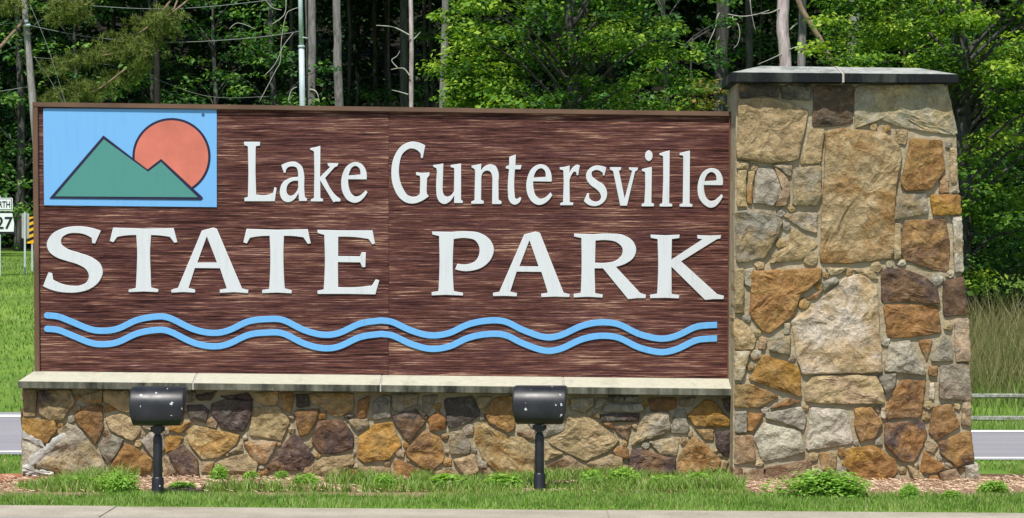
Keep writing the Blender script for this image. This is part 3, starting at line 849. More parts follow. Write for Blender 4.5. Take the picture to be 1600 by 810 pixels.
LET = [
 (370,210,S1,'75,80 245,80 245,122 206,126 200,145 198,400 203,636 290,643* 350,632* 384,616 398,558 420,568 402,708 80,708 80,672 118,660 122,400 115,130 78,115'),
 (370,210,S1,'470,325 540,297* 610,290* 685,338* 711,430* 712,560* 716,625* 724,668* 742,682 740,706 655,706 650,625 600,695* 545,718* 490,702* 457,645* 455,580* 490,503* 560,463* 645,450 645,400* 625,352* 585,341* 540,352* 522,374 515,408 495,410|645,492 590,496* 542,530* 525,580* 532,627* 556,648* 590,644* 630,605* 648,560'),
 (480,210,S1,'30,148 100,134 138,122 135,452 240,345 218,334 215,305 328,305 322,335 290,350 190,462 312,655* 352,685 350,712 300,711 275,720 138,490 138,670 168,685 168,710 38,710 38,688 72,672 75,400 70,185 56,174 32,165'),
 (480,210,S1,'628,478 432,476 440,560* 470,630* 510,658* 545,652* 590,620* 615,592 638,612 600,670* 545,715* 500,725* 430,700* 375,620* 358,520* 370,430* 420,335* 500,295* 570,312* 615,370* 630,440*|438,435 450,395* 480,347* 510,336* 545,357* 562,425'),
 (600,210,S1,'435,118 380,92* 300,78* 200,112* 110,230* 77,390* 100,560* 170,680* 250,728* 310,733* 400,705* 475,655 452,627 450,590 456,465 480,435 480,402 400,408 338,400 338,432 375,440 382,470 378,630 350,652* 310,660* 260,648* 200,570* 160,430* 165,310* 200,205* 280,152* 340,165* 385,205 388,250 410,255'),
 (600,210,S1,'518,325 580,318 625,308 620,560 621,605* 640,648* 670,660* 710,640* 738,600 740,362 725,354 703,350 703,325 760,318 812,308 812,690 832,705 832,727 738,727 740,650 690,715* 640,738* 590,720* 560,670* 551,590* 558,400 552,360 520,345'),
 (720,210,S1,'112,332 160,325 215,312 212,385 250,340* 310,318* 365,335* 397,400* 398,500 398,690 430,708 430,738 328,738 333,500 329,440* 310,398* 275,385* 238,403* 218,450 213,690 243,705 243,735 110,735 110,710 145,695 150,400 145,370 115,352'),
 (720,210,S1,'512,238 580,215 575,325 642,325 632,372 572,372 570,640* 575,673* 590,684* 605,678* 625,660 640,680 615,725* 570,745* 530,730* 505,690* 497,620* 508,370 475,362 475,340 510,325'),
 (800,210,S1,'420,502 225,498 230,580* 255,650* 295,680* 340,672* 385,637* 405,615 428,642 385,700* 330,738* 285,748* 210,715* 165,640* 150,550* 165,450* 210,362* 295,318* 365,336* 405,390* 420,460*|230,458 245,410* 275,372* 310,361* 340,380* 355,450'),
 (800,210,S1,'503,350 555,345 608,330 605,410 640,352* 680,323* 715,328 700,435 680,432 675,402* 660,396* 630,430* 608,490 608,715 648,722 645,750 508,750 508,728 540,715 545,500 540,385 530,378 505,375'),
 (900,210,S1,'320,350 270,335* 215,330* 150,357* 107,420* 112,480* 150,535* 215,583* 255,630* 263,672* 240,704* 205,711* 165,697* 138,665 138,625 120,622 82,705 120,740* 190,760* 255,745* 315,690* 328,610* 300,542* 220,485* 170,440* 168,402* 205,380* 255,390* 282,410 282,435 302,437'),
 (900,210,S1,'358,348 478,348 475,378 455,385 513,680 590,385 560,375 558,350 655,352 650,380 625,395 540,755 465,755 390,390 360,375'),
 (990,220,S1,'88,300 140,288 192,277 187,655 215,665 215,695 85,695 85,670 115,655 122,500 120,335 108,328 88,322|161,103* 190,120* 201,160* 190,200* 161,217* 132,200* 121,160* 132,120*'),
 (990,220,S1,'272,135 325,118 380,103 375,660 408,668 408,697 275,697 275,670 305,658 312,400 310,170 300,160 274,155'),
 (990,220,S1,'485,132 540,118 594,105 590,662 622,672 620,700 485,698 485,672 520,660 522,400 522,165 512,158 487,155'),
 (1040,220,S1,'603,472 405,470 412,550* 440,615* 475,637* 510,632* 560,595* 590,565 608,588 570,650* 520,698* 475,710* 410,680* 355,610* 337,520* 350,420* 395,332* 480,290* 555,311* 595,370* 607,440*|412,428 425,385* 455,344* 485,333* 520,352* 538,420'),
 (50,345,S2,'670,98 560,66* 440,55* 300,75* 185,142* 143,230* 165,302* 230,355* 340,395* 450,430* 530,482* 553,535* 530,600* 470,630* 390,635* 290,615* 205,575 195,510 160,505 105,640 200,680* 330,702* 440,700* 560,668* 655,592* 690,500* 665,422* 595,365* 450,310* 340,272* 285,222* 290,172* 345,132* 430,122* 510,135* 580,170 585,220 615,225'),
 (160,345,S2,'105,68 400,78 692,72 732,210 700,218 655,160 570,148* 475,142 465,300* 470,500* 475,650 545,668 543,698 400,692 255,698 255,672 325,655 335,450* 338,300* 328,142 230,146* 145,160 108,212 70,200'),
 (260,345,S2,'345,97 455,68 490,78 735,660 798,675 795,708 660,698 520,705 520,672 588,660 520,465 278,463 215,655 280,672 280,703 165,697 48,703 48,672 112,655|393,155 300,408 493,408'),
 (370,345,S2,'95,80 390,90 690,82 722,222 690,228 648,165 560,153* 460,150 455,300* 458,500* 468,660 535,678 535,710 390,702 245,708 248,675 315,665 325,450* 325,280* 318,150 230,153* 130,168 98,225 62,212'),
 (480,345,S2,'100,90 300,95 635,95 663,225 632,232 595,180 450,161* 303,158 300,345 515,348 530,308 570,308 568,453 535,455 515,408 300,405 300,648 450,650* 630,632 668,572 702,580 665,720 400,715 100,715 100,682 160,670 172,400* 165,140 100,122'),
 (665,350,S2,'63,75 250,79 400,73* 520,87* 622,150* 665,240* 640,340* 560,420* 460,456* 370,462* 285,445 310,390 400,394* 480,365* 520,300* 520,222* 480,162* 400,141* 275,150 265,400* 275,655 365,672 365,700 200,693 58,698 60,665 125,655 135,400* 130,120 65,105'),
 (765,350,S2,'338,103 450,75 490,88 720,670 780,685 778,715 640,710 503,715 503,680 568,670 503,470 265,467 200,660 268,675 265,708 150,703 33,705 33,672 95,662|388,163 290,413 478,415'),
 (885,350,S2,'75,95 260,102 420,95* 560,112* 648,170* 680,250* 655,330* 590,382* 485,420 720,675 775,690 772,725 690,725 600,735 355,435 275,435 280,675 355,688 352,720 210,712 70,718 72,682 140,672 148,400* 145,140 75,125|285,165 400,161* 490,182* 545,240* 540,300* 480,358* 400,378* 278,378'),
 (1010,350,S2,'42,105 180,112 323,105 322,140 250,150 243,350 545,150 497,145 495,110 610,115 728,110 722,145 690,150 340,365 690,685 755,700 752,735 650,735 570,742 245,420 245,682 320,695 318,728 180,722 35,725 38,690 105,680 115,400* 108,150 42,138'),
]
for ox, oy, sc, s in LET:
    loops = [[(ox+p.x/sc, oy+p.y/sc) for p in smooth_path(q)] for q in s.split('|')]
    obj('letter', cut_mesh('letter', loops, SY-.001, .008, .0025), WHITE, sign)
# blue waves
cl = [(40+a/2.7586, 460+b/2.7586) for a, b in ((92,92),(140,97),(200,120),(280,152),(340,158),(400,148),(480,112),(560,97),(620,103),(720,150),(800,167),(870,158),(960,118),(1040,108),(1110,112),(1200,155),(1280,175),(1350,168),(1440,128),(1520,115))]
cl += [(600+a/2.7586, 460+b/2.7586) for a, b in ((0,115),(40,122),(120,158),(200,178),(280,168),(360,132),(440,115),(520,118),(600,155),(690,185),(760,178),(850,138),(930,122),(1010,130),(1100,172),(1190,192),(1260,180),(1340,143),(1390,135),(1436,133))]
def catmull(pts, K=6):
    out = []
    for i in range(len(pts)-1):
        p0, p1, p2, p3 = (Vector(pts[max(0, min(len(pts)-1, i+j))]) for j in (-1, 0, 1, 2))
        for k in range(K):
            u = k/K; out.append(.5*((2*p1)+(p2-p0)*u+(2*p0-5*p1+4*p2-p3)*u*u+(3*p1-p0-3*p2+p3)*u**3))
    return out+[Vector(pts[-1])]
for dy in (0, 21.0):
    c = catmull([(a, b+dy) for a, b in cl]); hw = 4.9; L, R = [], []
    for i, p in enumerate(c):
        d = (c[min(i+1, len(c)-1)]-c[max(i-1, 0)]).normalized(); nrm = Vector((-d.y, d.x))
        L.append(p-nrm*hw); R.append(p+nrm*hw)
    d0 = (c[0]-c[1]).normalized(); cap = []
    for k in range(1, 6):
        t = math.pi*k/6; nrm = Vector((-d0.y, d0.x))
        cap.append(c[0]+d0*hw*math.sin(t)-nrm*hw*math.cos(t))
    loop = L+R[::-1]+[q for q in (cap if (cap[0]-R[0]).length < (cap[0]-L[0]).length else cap[::-1])]
    obj('wave', cut_mesh('wave', [[(p.x, p.y) for p in loop]], SY-.001, .009, .002), WAVEB, sign)
# emblem
E = lambda a, b: (40+a/4.2645, 150+b/4.2645)
EY = SY-.010
plate = obj('emblem_plate', cut_mesh('emblem_plate', [[E(117,83), E(1273,90), E(1275,743), E(122,730)]], SY-.001, .009, .002), SKYB, sign)
circ = lambda r, cx=972, cy=406: [E(cx+r*math.cos(2*math.pi*k/72), cy+r*.99*math.sin(2*math.pi*k/72)) for k in range(72)]
obj('sun_outline', cut_mesh('sun_outline', [circ(261)], EY, .0014, .0003), NAVY, plate)
obj('sun_disc', cut_mesh('sun_disc', [circ(245)], EY-.0017, .0014, .0003), CORAL, plate)
mo = [(158,684),(518,264),(812,490),(903,420),(1176,672),(1182,684),(1168,694)]
mi = [(196,670),(521,290),(816,506),(902,441),(1148,676)]
obj('mountain_outline', cut_mesh('mountain_outline', [[E(*p) for p in mo]], EY-.0034, .0014, .0003), NAVY, plate)
obj('mountain', cut_mesh('mountain', [[E(*p) for p in mi]], EY-.0051, .0014, .0003), GREENP, plate)
ci = lambda r, cx, cy, a0=0, a1=2*math.pi, n=20: [E(cx+r*math.cos(a0+(a1-a0)*k/n), cy+r*math.sin(a0+(a1-a0)*k/n)) for k in range(n)]
cc = [(1183+5.5*math.cos(t), 127+5.5*math.sin(t)) for t in np.linspace(.7, 2*math.pi-.7, 12)] + [(1183+3*math.cos(t), 127+3*math.sin(t)) for t in np.linspace(2*math.pi-.7, .7, 12)]
obj('copyright_mark', cut_mesh('copyright_mark', [ci(10.5, 1183, 127), ci(8, 1183, 127)[::-1], [E(*p) for p in cc]], EY, .002, .0002), NAVY, plate)

# ------------------------------------------------------------------ floodlights
def housing_mesh(w, sx=1.0):
    prof = [(.11,.235),(.10,.25),(.0,.25)]
    prof += [(.0-.12*math.sin(t), .13+.12*math.cos(t)) for t in np.linspace(.2, math.pi/2, 9)]
    prof += [(-.12,.085)]+[(-.065-.055*math.cos(t), .06-.06*math.sin(t)) for t in np.linspace(.2, math.pi/2, 5)]+[(.015,0),(.03,.012)]
    bm = bmesh.new(); rows = []
    cz = .13
    for x, s in ((-w/2-.006, .86), (-w/2, .97), (-w/2+.012, 1), (0, 1), (w/2-.012, 1), (w/2, .97), (w/2+.006, .86)):
        row = []
        for (y, z) in prof:
            tp = 1-.10*max(0, (.09-z)/.09)
            row.append(bm.verts.new((x*tp, -.005+(y+.005)*s, cz+(z-cz)*s)))
        rows.append(row)
    n = len(prof)
    for a, b in zip(rows, rows[1:]):
        for k in range(n): bm.faces.new((a[k], a[(k+1) % n], b[(k+1) % n], b[k]))
    bm.faces.new(rows[0]); bm.faces.new(rows[-1][::-1])
    return bm_mesh('housing', bm, False)
def lathe(name, prof, n=20, loc=(0, 0)):
    bm = bmesh.new(); rings = [[bm.verts.new((loc[0]+r*math.cos(2*math.pi*k/n), loc[1]+r*math.sin(2*math.pi*k/n), z)) for k in range(n)] for r, z in prof]
    for a, b in zip(rings, rings[1:]):
        for k in range(n): bm.faces.new((a[k], a[(k+1) % n], b[(k+1) % n], b[k]))
    bm.faces.new(rings[0][::-1]); bm.faces.new(rings[-1])
    return bm_mesh(name, bm, False)
def smooth_angle(me):
    me.polygons.foreach_set('use_smooth', np.ones(len(me.polygons), dtype=bool))
    try: me.set_sharp_from_angle(angle=math.radians(35))
    except Exception: pass
    return me
def add_local(name, me, mat, parent, off=(0, 0, 0)):
    if len(me.materials) == 0: me.materials.append(mat)
    o = bpy.data.objects.new(name, me); COL.objects.link(o); o.parent = parent; o.location = off; return o
def floodlight(px, base_y, label, yaw, lean, ptop):
    Yd = (ZC*F)/(base_y-405); x = (px-800)*Yd/F
    t = thing('floodlight', label, 'floodlight', (x, Yd, 0), 'floodlights in front of the sign', yaw)
    k = .97
    add_local('base_sleeve', smooth_angle(lathe('base_sleeve', [(.040,-.08),(.040,.115),(.037,.122),(.034,.128)])), BLACK, t)
    add_local('post', smooth_angle(lathe('post', [(.0305,.10),(.0305,ptop-.03),(.027,ptop-.012),(.02,ptop)])), BLACK, t)
    bm = bmesh.new(); bm_box(bm, -.034, .034, -.03, .03, ptop+.006, ptop+.062)
    bmesh.ops.bevel(bm, geom=bm.edges[:], offset=.008, segments=2, affect='EDGES')
    kn = add_local('knuckle', bm_mesh('knuckle', bm), BLACK, t)
    bm = bmesh.new(); bm_tube(bm, [(-.046, 0, ptop+.035), (.046, 0, ptop+.035)], .014, 10); bm_tube(bm, [(0, 0, ptop-.01), (0, 0, ptop+.02)], .02, 12)
    add_local('knuckle_bolt', bm_mesh('knuckle_bolt', bm), BLACK, kn)
    h = add_local('housing', smooth_angle(housing_mesh(.345)), BLACK, t, (.004, 0, ptop+.06))
    bm = bmesh.new()
    v = [bm.verts.new(p) for p in ((-.16,.034,.02),(.16,.034,.02),(.16,.113,.228),(-.16,.113,.228))]; bm.faces.new(v)
    r = bmesh.ops.extrude_face_region(bm, geom=bm.faces[:]); 
    for e in r['geom']:
        if isinstance(e, bmesh.types.BMVert): e.co += Vector((0, .006, -.003))
    add_local('lens', bm_mesh('lens', bm), LENS, h)
    t.rotation_euler.y = lean
    return t
floodlight(246.5, 776, 'black floodlight on short post in front of the left part of the stone wall', .0, 0.0, .405)
floodlight(843, 769, 'black floodlight on short post near the middle of the wall, with chipped white specks', -.07, 0.0, .395)

# ------------------------------------------------------------------ vegetation helpers
def blades(xs, ys, zs, h, w, lean, tone):
    n = len(xs); a = rng.uniform(0, 2*np.pi, n); fx, fy = np.cos(a), np.sin(a)
    b = rng.uniform(0, 2*np.pi, n); lx, ly = np.cos(b)*lean*h, np.sin(b)*lean*h
    V = np.empty((n, 5, 3), np.float32)
    base = np.stack([xs, ys, zs], 1); s = np.stack([fx*w/2, fy*w/2, np.zeros(n)], 1)
    mid = base+np.stack([lx*.35, ly*.35, h*.55], 1); tip = base+np.stack([lx, ly, h], 1)
    V[:, 0] = base-s; V[:, 1] = base+s; V[:, 2] = mid-s*.75; V[:, 3] = mid+s*.75; V[:, 4] = tip
    i = (np.arange(n)*5)[:, None]
    Fa = np.stack([i+[0, 1, 2], i+[1, 3, 2], i+[2, 3, 4]], 1).reshape(-1, 3)
    return V.reshape(-1, 3), Fa, np.repeat(tone, 3)
def vnoise(x, y, s, seed=0):
    return np.array([noise.noise(Vector((a*s+seed, b*s, seed*1.7))) for a, b in zip(x, y)])
def leaves(c, size, up=.6, aspect=.65, tone=None, out=None):
    """one folded rhombic leaf (two triangles) at each point c"""
    n = len(c)
    nrm = rng.normal(size=(n, 3)); nrm /= np.linalg.norm(nrm, axis=1)[:, None]
    nrm[:, 2] = np.abs(nrm[:, 2])
    nrm += np.array([0, 0, up])
    if out is not None: nrm += out
    nrm /= np.linalg.norm(nrm, axis=1)[:, None]
    r = rng.normal(size=(n, 3)); u = np.cross(nrm, r); u /= np.linalg.norm(u, axis=1)[:, None]; v = np.cross(nrm, u)
    s = size*rng.uniform(.5, 1.5, n)[:, None]
    V = np.empty((n, 4, 3), np.float32)
    sh = rng.uniform(-.15, .25, n)[:, None]
    V[:, 0] = c-u*s*.5; V[:, 1] = c+u*s*sh*.5-v*s*aspect*.5+nrm*s*.08; V[:, 2] = c+u*s*.5; V[:, 3] = c+u*s*sh*.5+v*s*aspect*.5+nrm*s*.08
    i = (np.arange(n)*4)[:, None]
    if tone is None: tone = rng.random(n)
    return V.reshape(-1, 3), (i+[0, 1, 2, 3]), tone
def ball(n):
    d = rng.normal(size=(n, 3)); d /= np.linalg.norm(d, axis=1)[:, None]
    return d*(rng.random(n)**(1/2.2))[:, None]
def clump_leaves(centers, radii, per, size, flat=.6, up=.6, tspread=.35, aspect=.65):
    C, T, O = [], [], []
    for c, r in zip(centers, radii):
        n = max(6, int(per*r*r)); d = ball(n); t0 = rng.uniform(.08, .82)
        C.append(np.array(c)+d*np.array([r, r, r*flat])); O.append(d*.7)
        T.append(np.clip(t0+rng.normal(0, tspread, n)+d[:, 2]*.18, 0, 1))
    C = np.concatenate(C); return leaves(C, size, up, aspect, np.concatenate(T), np.concatenate(O))

# ------------------------------------------------------------------ lawn and bed (front)
def scatter(n, x0, x1, y0, y1): return rng.uniform(x0, x1, n), rng.uniform(y0, y1, n)
xs, ys = scatter(185000, -5.2, 5.4, 17.2, 21.2)
bed_edge = 18.74+.10*np.sin(xs*2.1)+.07*np.sin(xs*5.3+1)+rng.normal(0, .10, len(xs))+.10*vnoise(xs, ys*.01, 4.1, 2)+.45*np.exp(-((xs-.5)/1.0)**4)
inside = (np.abs(xs+.02) < 3.62)
keep = (ys > kerb_y(xs)-.02+np.abs(rng.normal(0, .035, len(xs)))+.03*np.sin(xs*9)*np.sin(xs*2.3)) & (~inside | (ys < bed_edge))
clay = (xs < -3.1) & (xs > -4.1) & (ys > 19.7) & (ys < 20.55) & (rng.random(len(xs)) < .93)
soil = (xs > 3.3) & (xs < 4.2) & (ys > 19.8) & (ys < 20.5) & (rng.random(len(xs)) < .94)
keep &= ~clay & ~soil & ~(inside & (ys > 19.95))
xs, ys = xs[keep], ys[keep]
nz = vnoise(xs, ys, 2.3); n2 = vnoise(xs, ys, 9, 3)
h = (.036+.020*nz+.010*n2)*rng.uniform(.6, 1.25, len(xs)); h = np.clip(h, .015, .12)
near = np.clip((ys-kerb_y(xs))/.15, .45, 1); h *= near
V, Fa, T = blades(xs, ys, np.zeros(len(xs)), h, rng.uniform(.004, .008, len(xs)), rng.uniform(.1, .6, len(xs)), np.where(rng.random(len(xs)) < .05+.10*np.clip(-n2, 0, 1), 1.0, np.clip(.42+.42*nz+.22*n2+rng.normal(0, .2, len(xs)), 0, .88)))
stuff(obj('lawn_grass', fast_mesh('lawn_grass', V, Fa, T), GRASS), 'short green lawn grass between the kerb and the sign', 'grass')
# grassy patches in the bed
xs, ys = scatter(60000, -3.6, 3.7, 18.95, 20.22)
nz = vnoise(xs, ys*1.4, 1.5, 9); keep = (nz > .06+.35*np.clip((ys-19.3), 0, 1)-.28*((xs > -.7) & (xs < 1.6))+.25*((xs > -2.6) & (xs < -1.0))+.6*(xs > 1.55))
xs, ys, nz = xs[keep], ys[keep], nz[keep]
xs, ys, nz = xs[:26000], ys[:26000], nz[:26000]
V, Fa, T = blades(xs, ys, np.zeros(len(xs)), rng.uniform(.03, .12, len(xs))*(.6+1.2*np.clip(nz, 0, .6)), rng.uniform(.005, .011, len(xs)), rng.uniform(.2, .9, len(xs)), np.clip(.5+rng.normal(0, .25, len(xs)), 0, 1))
stuff(obj('bed_grass', fast_mesh('bed_grass', V, Fa, T), GRASS), 'loose patches of grass growing in the mulch below the wall', 'grass')
# straw pieces on the mulch
xs, ys = scatter(9000, -3.6, 3.8, 18.95, 20.25); n = len(xs)
a = rng.uniform(0, np.pi, n); L = rng.uniform(.02, .07, n); w = .0035
V = np.empty((n, 4, 3), np.float32); dx, dy = np.cos(a)*L/2, np.sin(a)*L/2; z0 = rng.uniform(.008, .02, n); z1 = rng.uniform(.008, .028, n)
V[:, 0] = np.stack([xs-dx-dy/L*w, ys-dy+dx/L*w, z0], 1); V[:, 1] = np.stack([xs+dx-dy/L*w, ys+dy+dx/L*w, z1], 1)
V[:, 2] = np.stack([xs+dx+dy/L*w, ys+dy-dx/L*w, z1+.003], 1); V[:, 3] = np.stack([xs-dx+dy/L*w, ys-dy-dx/L*w, z0+.003], 1)
MSTRAW = m_leaf('mulch_straw', lin(126,98,74), lin(188,158,130), lin(222,200,174), .05, .9)
stuff(obj('pine_straw', fast_mesh('pine_straw', V.reshape(-1, 3), (np.arange(n)*4)[:, None]+[0, 1, 2, 3], rng.random(n)), MSTRAW), 'scattered pale pine straw over the planting bed', 'mulch')
# grass behind the sign down to the highway and on the far verges
def verge(name, n, x0, x1, y0, y1, hh, ww, mat, label, cond=None):
    xs, ys = scatter(n, x0, x1, y0, y1)
    if cond is not None: k = cond(xs, ys); xs, ys = xs[k], ys[k]
    nz = vnoise(xs, ys, .8, 5); n = len(xs)
    V, Fa, T = blades(xs, ys, terrain(xs, ys), hh*rng.uniform(.35, 1.25, n)*(1+(.5 if hh < .5 else 1.3)*nz), np.full(n, ww)*rng.uniform(.7, 1.4, n), rng.uniform(.1, .6, n), np.clip(.5+.4*nz+rng.normal(0, .2, n), 0, 1))
    return stuff(obj(name, fast_mesh(name, V, Fa, T), mat), label, 'grass')
verge('back_grass', 42000, -9, 9, 21.2, 30.6, .034, .012, GRASS, 'lawn grass sloping from the sign down to the highway', lambda x, y: np.abs(x) > 2.2)
verge('roadside_grass', 26000, -1, 14, 36.9, 43.5, .11, .016, FARGRASS, 'mown grass strip along the highway around the rail fence')
verge('hill_grass', 60000, -20, -4, 36.9, 84, .07, .026, FARGRASS, 'light green grass covering the rising bank at left')
verge('tall_meadow_grass', 75000, 4, 16, 45, 71, .62, .014, STRAW, 'tall brownish meadow grass between the rail fence and the trees')
verge('meadow_understory', 26000, 2, 22, 42.5, 70, .42, .02, FARGRASS, 'green grass at the foot of the tall dry meadow')

# ------------------------------------------------------------------ weeds
def weed_mesh(n, leaf, seed):
    st = np.random.default_rng(seed); C, O = [], []
    for k in range(26):
        a = st.uniform(0, 2*np.pi); rr = st.uniform(0, .8); hx = (1-rr*rr*.8)*st.uniform(.6, 1.0)
        d = ball(n//26); C.append(np.array([np.cos(a)*rr, np.sin(a)*rr*.7, hx*.55])+d*np.array([.34, .3, .46])*st.uniform(.6, 1.25)); O.append(d*.6)
    C = np.concatenate(C); C[:, 2] = np.abs(C[:, 2])
    V, Fa, T = leaves(C, leaf, .7, .45, np.clip(.25+.5*C[:, 2]+rng.normal(0, .22, len(C)), 0, 1), np.concatenate(O))
    return fast_mesh('weed_foliage', V, Fa, T)
WM = [weed_mesh(4200, .11, 1), weed_mesh(2600, .17, 2), weed_mesh(1500, .26, 3)]
for m_ in WM: m_.materials.append(WEED)
WEEDS = [
 (1288, 777, 90, 42, 0, 'largest bright green weed mound, bushy, at the foot of the stone pillar'),
 (1420, 780, 27, 24, 0, 'small round weed mound just right of the largest mound at the pillar foot'),
 (1487, 781, 20, 14, 1, 'tiny low weed near the right corner of the pillar foot'),
 (1552, 772, 34, 20, 1, 'loose weed in the lawn right of the pillar, beyond its corner'),
 (186, 772, 46, 34, 0, 'leafy weed mound left of the left floodlight post'),
 (120, 764, 50, 18, 1, 'low spreading weed under the big rough stone at the left end of the wall'),
 (343, 752, 24, 24, 1, 'green weed tuft under the wall, first to the right of the left floodlight'),
 (392, 750, 15, 13, 2, 'small broad-leaved weed rosette right of the tuft by the left floodlight'),
 (440, 744, 16, 13, 1, 'small weed against the wall under the dark triangular stone'),
 (480, 758, 34, 17, 1, 'flat weed patch in the mulch a third of the way along the wall'),
 (600, 768, 22, 26, 1, 'upright weed tuft in the bed below the golden stone mid-wall'),
 (700, 764, 52, 22, 2, 'wide leafy weed clump in the bed left of the middle floodlight'),
 (788, 766, 40, 24, 1, 'weed clump directly left of the middle floodlight post'),
 (926, 762, 32, 26, 1, 'leafy weed mound right of the middle floodlight, against the wall'),
 (974, 756, 34, 24, 1, 'weed mound next to the wall, second to the right of the middle floodlight'),
 (1040, 762, 40, 18, 2, 'broad-leaved weed below the orange stone near the pillar'),
 (1094, 758, 36, 18, 2, 'weed clump at the end of the low wall beside the pillar'),
 (285, 766, 26, 13, 1, 'dull low weed just right of the left floodlight base'),
]
for k, (px, py, hw, hh, var, lab) in enumerate(WEEDS):
    Yd = min(20.15, ZC*F/(py-405)); x = (px-800)*Yd/F; s = hw*Yd/F
    t = thing('weed', lab, 'weed', (x, Yd, 0), 'weeds in the planting bed')
    o = add_local('foliage', WM[var], WEED, t); o.scale = (s, s*.9, hh*Yd/F/.85); o.rotation_euler.z = k*1.3
    bm = bmesh.new()
    for q in range(5):
        a = q*1.26+k; bm_tube(bm, [(0, 0, -.01), (math.cos(a)*s*.3, math.sin(a)*s*.3, hh*Yd/F*.35), (math.cos(a)*s*.5, math.sin(a)*s*.5, hh*Yd/F*.6)], [.004, .003, .002], 5)
    add_local('stem', bm_mesh('stem', bm), WEED, t)

# ------------------------------------------------------------------ roadside signs, poles, wires, fence
def text_mesh(body, width, height, name):
    cu = bpy.data.curves.new(name, 'FONT'); cu.body = body; cu.align_x = 'CENTER'; cu.align_y = 'CENTER'; cu.extrude = .004; cu.offset = .012
    o = bpy.data.objects.new(name, cu); COL.objects.link(o); bpy.context.view_layer.update()
    me = bpy.data.meshes.new_from_object(o.evaluated_get(bpy.context.evaluated_depsgraph_get())); bpy.data.objects.remove(o)
    co = np.empty(len(me.vertices)*3, np.float32); me.vertices.foreach_get('co', co); co = co.reshape(-1, 3)
    mn, mx = co.min(0), co.max(0); c = (mn+mx)/2
    co2 = np.stack([(co[:, 0]-c[0])/(mx[0]-mn[0])*width, -(co[:, 2]-mn[2]), (co[:, 1]-c[1])/(mx[1]-mn[1])*height], 1)
    me.vertices.foreach_set('co', co2.ravel().astype(np.float32)); me.materials.clear(); me.update(); return me
def plate_mesh(name, pts, th, bev=.0):
    bm = bmesh.new(); bm_prism(bm, pts, 0, th)
    return bm_mesh(name, bm)
def rrect(w, h, r, n=4):
    out = []
    for cx, cz, a0 in ((w/2-r, h/2-r, 0), (-w/2+r, h/2-r, 90), (-w/2+r, -h/2+r, 180), (w/2-r, -h/2+r, 270)):
        for k in range(n+1):
            a = math.radians(a0+90*k/n); out.append((cx+r*math.cos(a), cz+r*math.sin(a)))
    return out
RY_ = 70.0
cx, _, cz = P(-1, 319, RY_)
gzr = gz(cx, RY_)
rm = thing('route_sign', 'white NORTH plate above black and white route 27 marker at the left edge', 'road sign', (cx, RY_, gzr))
def rel(px, py, dy=0.0): q = P(px, py, RY_); return (q[0]-cx, dy, q[2]-gzr)
b = add_local('direction_plate', plate_mesh('direction_plate', rrect(.64, .315, .03), .006), SWHITE, rm, rel(-.8, 319.5))
add_local('plate_border', plate_mesh('plate_border', rrect(.60, .275, .02), .003), SBLACK, b, (0, -.004, 0))
add_local('plate_face', plate_mesh('plate_face', rrect(.57, .245, .015), .003), SWHITE, b, (0, -.008, 0))
add_local('plate_text', text_mesh('NORTH', .52, .155, 'plate_text'), SBLACK, b, (0, -.009, 0))
b = add_local('route_plate', plate_mesh('route_plate', rrect(.70, .545, .03), .006), SBLACK, rm, rel(0, 348.5))
al = [(-.25,.235),(.30,.235),(.325,.10),(.345,-.01),(.342,-.10),(.335,-.215),(-.10,-.215),(-.12,-.245),(-.2,-.245),(-.24,-.215),(-.26,.0)]
add_local('state_outline', plate_mesh('state_outline', al, .003), SWHITE, b, (0, -.004, 0))
add_local('route_number', text_mesh('27', .42, .30, 'route_number'), SBLACK, b, (.105, -.006, 0))
bm = bmesh.new(); bm_box(bm, -.03, .03, .01, .05, -.3, rel(0, 306)[2]); add_local('post', bm_mesh('post', bm), GALV, rm)

cx, _, cz = P(39.5, 353, RY_+1); gzr = gz(cx, RY_+1)
def rel2(px, py, Yq): q = P(px, py, Yq); return (q[0]-cx, Yq-RY_-1, q[2]-gzr)
bs = thing('sign_back', 'plain grey back of a road sign on thin metal post by the left edge', 'road sign', (cx, RY_+1, gzr))
add_local('plate', plate_mesh('plate', rrect(.185, .62, .025), .004), SGREY, bs, rel2(39.7, 353, RY_+1))
bm = bmesh.new(); bm_box(bm, -.025, .02, -.05, -.01, -.3, rel2(0, 332, RY_+1)[2]); add_local('post', bm_mesh('post', bm), GALV, bs)
cx2, _, cz2 = P(50, 359, RY_+2.2); g2 = gz(cx2, RY_+2.2)
hm = thing('hazard_marker', 'yellow and black striped hazard marker beside the grey sign back', 'road sign', (cx2, RY_+2.2, g2))
hp = add_local('plate', plate_mesh('plate', rrect(.26, .70, .01), .005), SYEL, hm, (0, 0, cz2-g2))
for k in range(5):
    z = -.31+k*.155
    pts = [(-.128, z), (.128, z+.10), (.128, min(.345, z+.175)), (-.128, min(.345, z+.075))]
    add_local('black_stripe', plate_mesh('black_stripe', pts, .002), SBLACK, hp, (0, -.004, 0))
bm = bmesh.new(); bm_box(bm, -.02, .02, .012, .05, -.3, cz2-g2+.2); add_local('post', bm_mesh('post', bm), GALV, hm)

def tree_pts(pxs, Yd, extra_down=True):
    return [Vector(P(a, b, Yd)) for a, b in pxs]
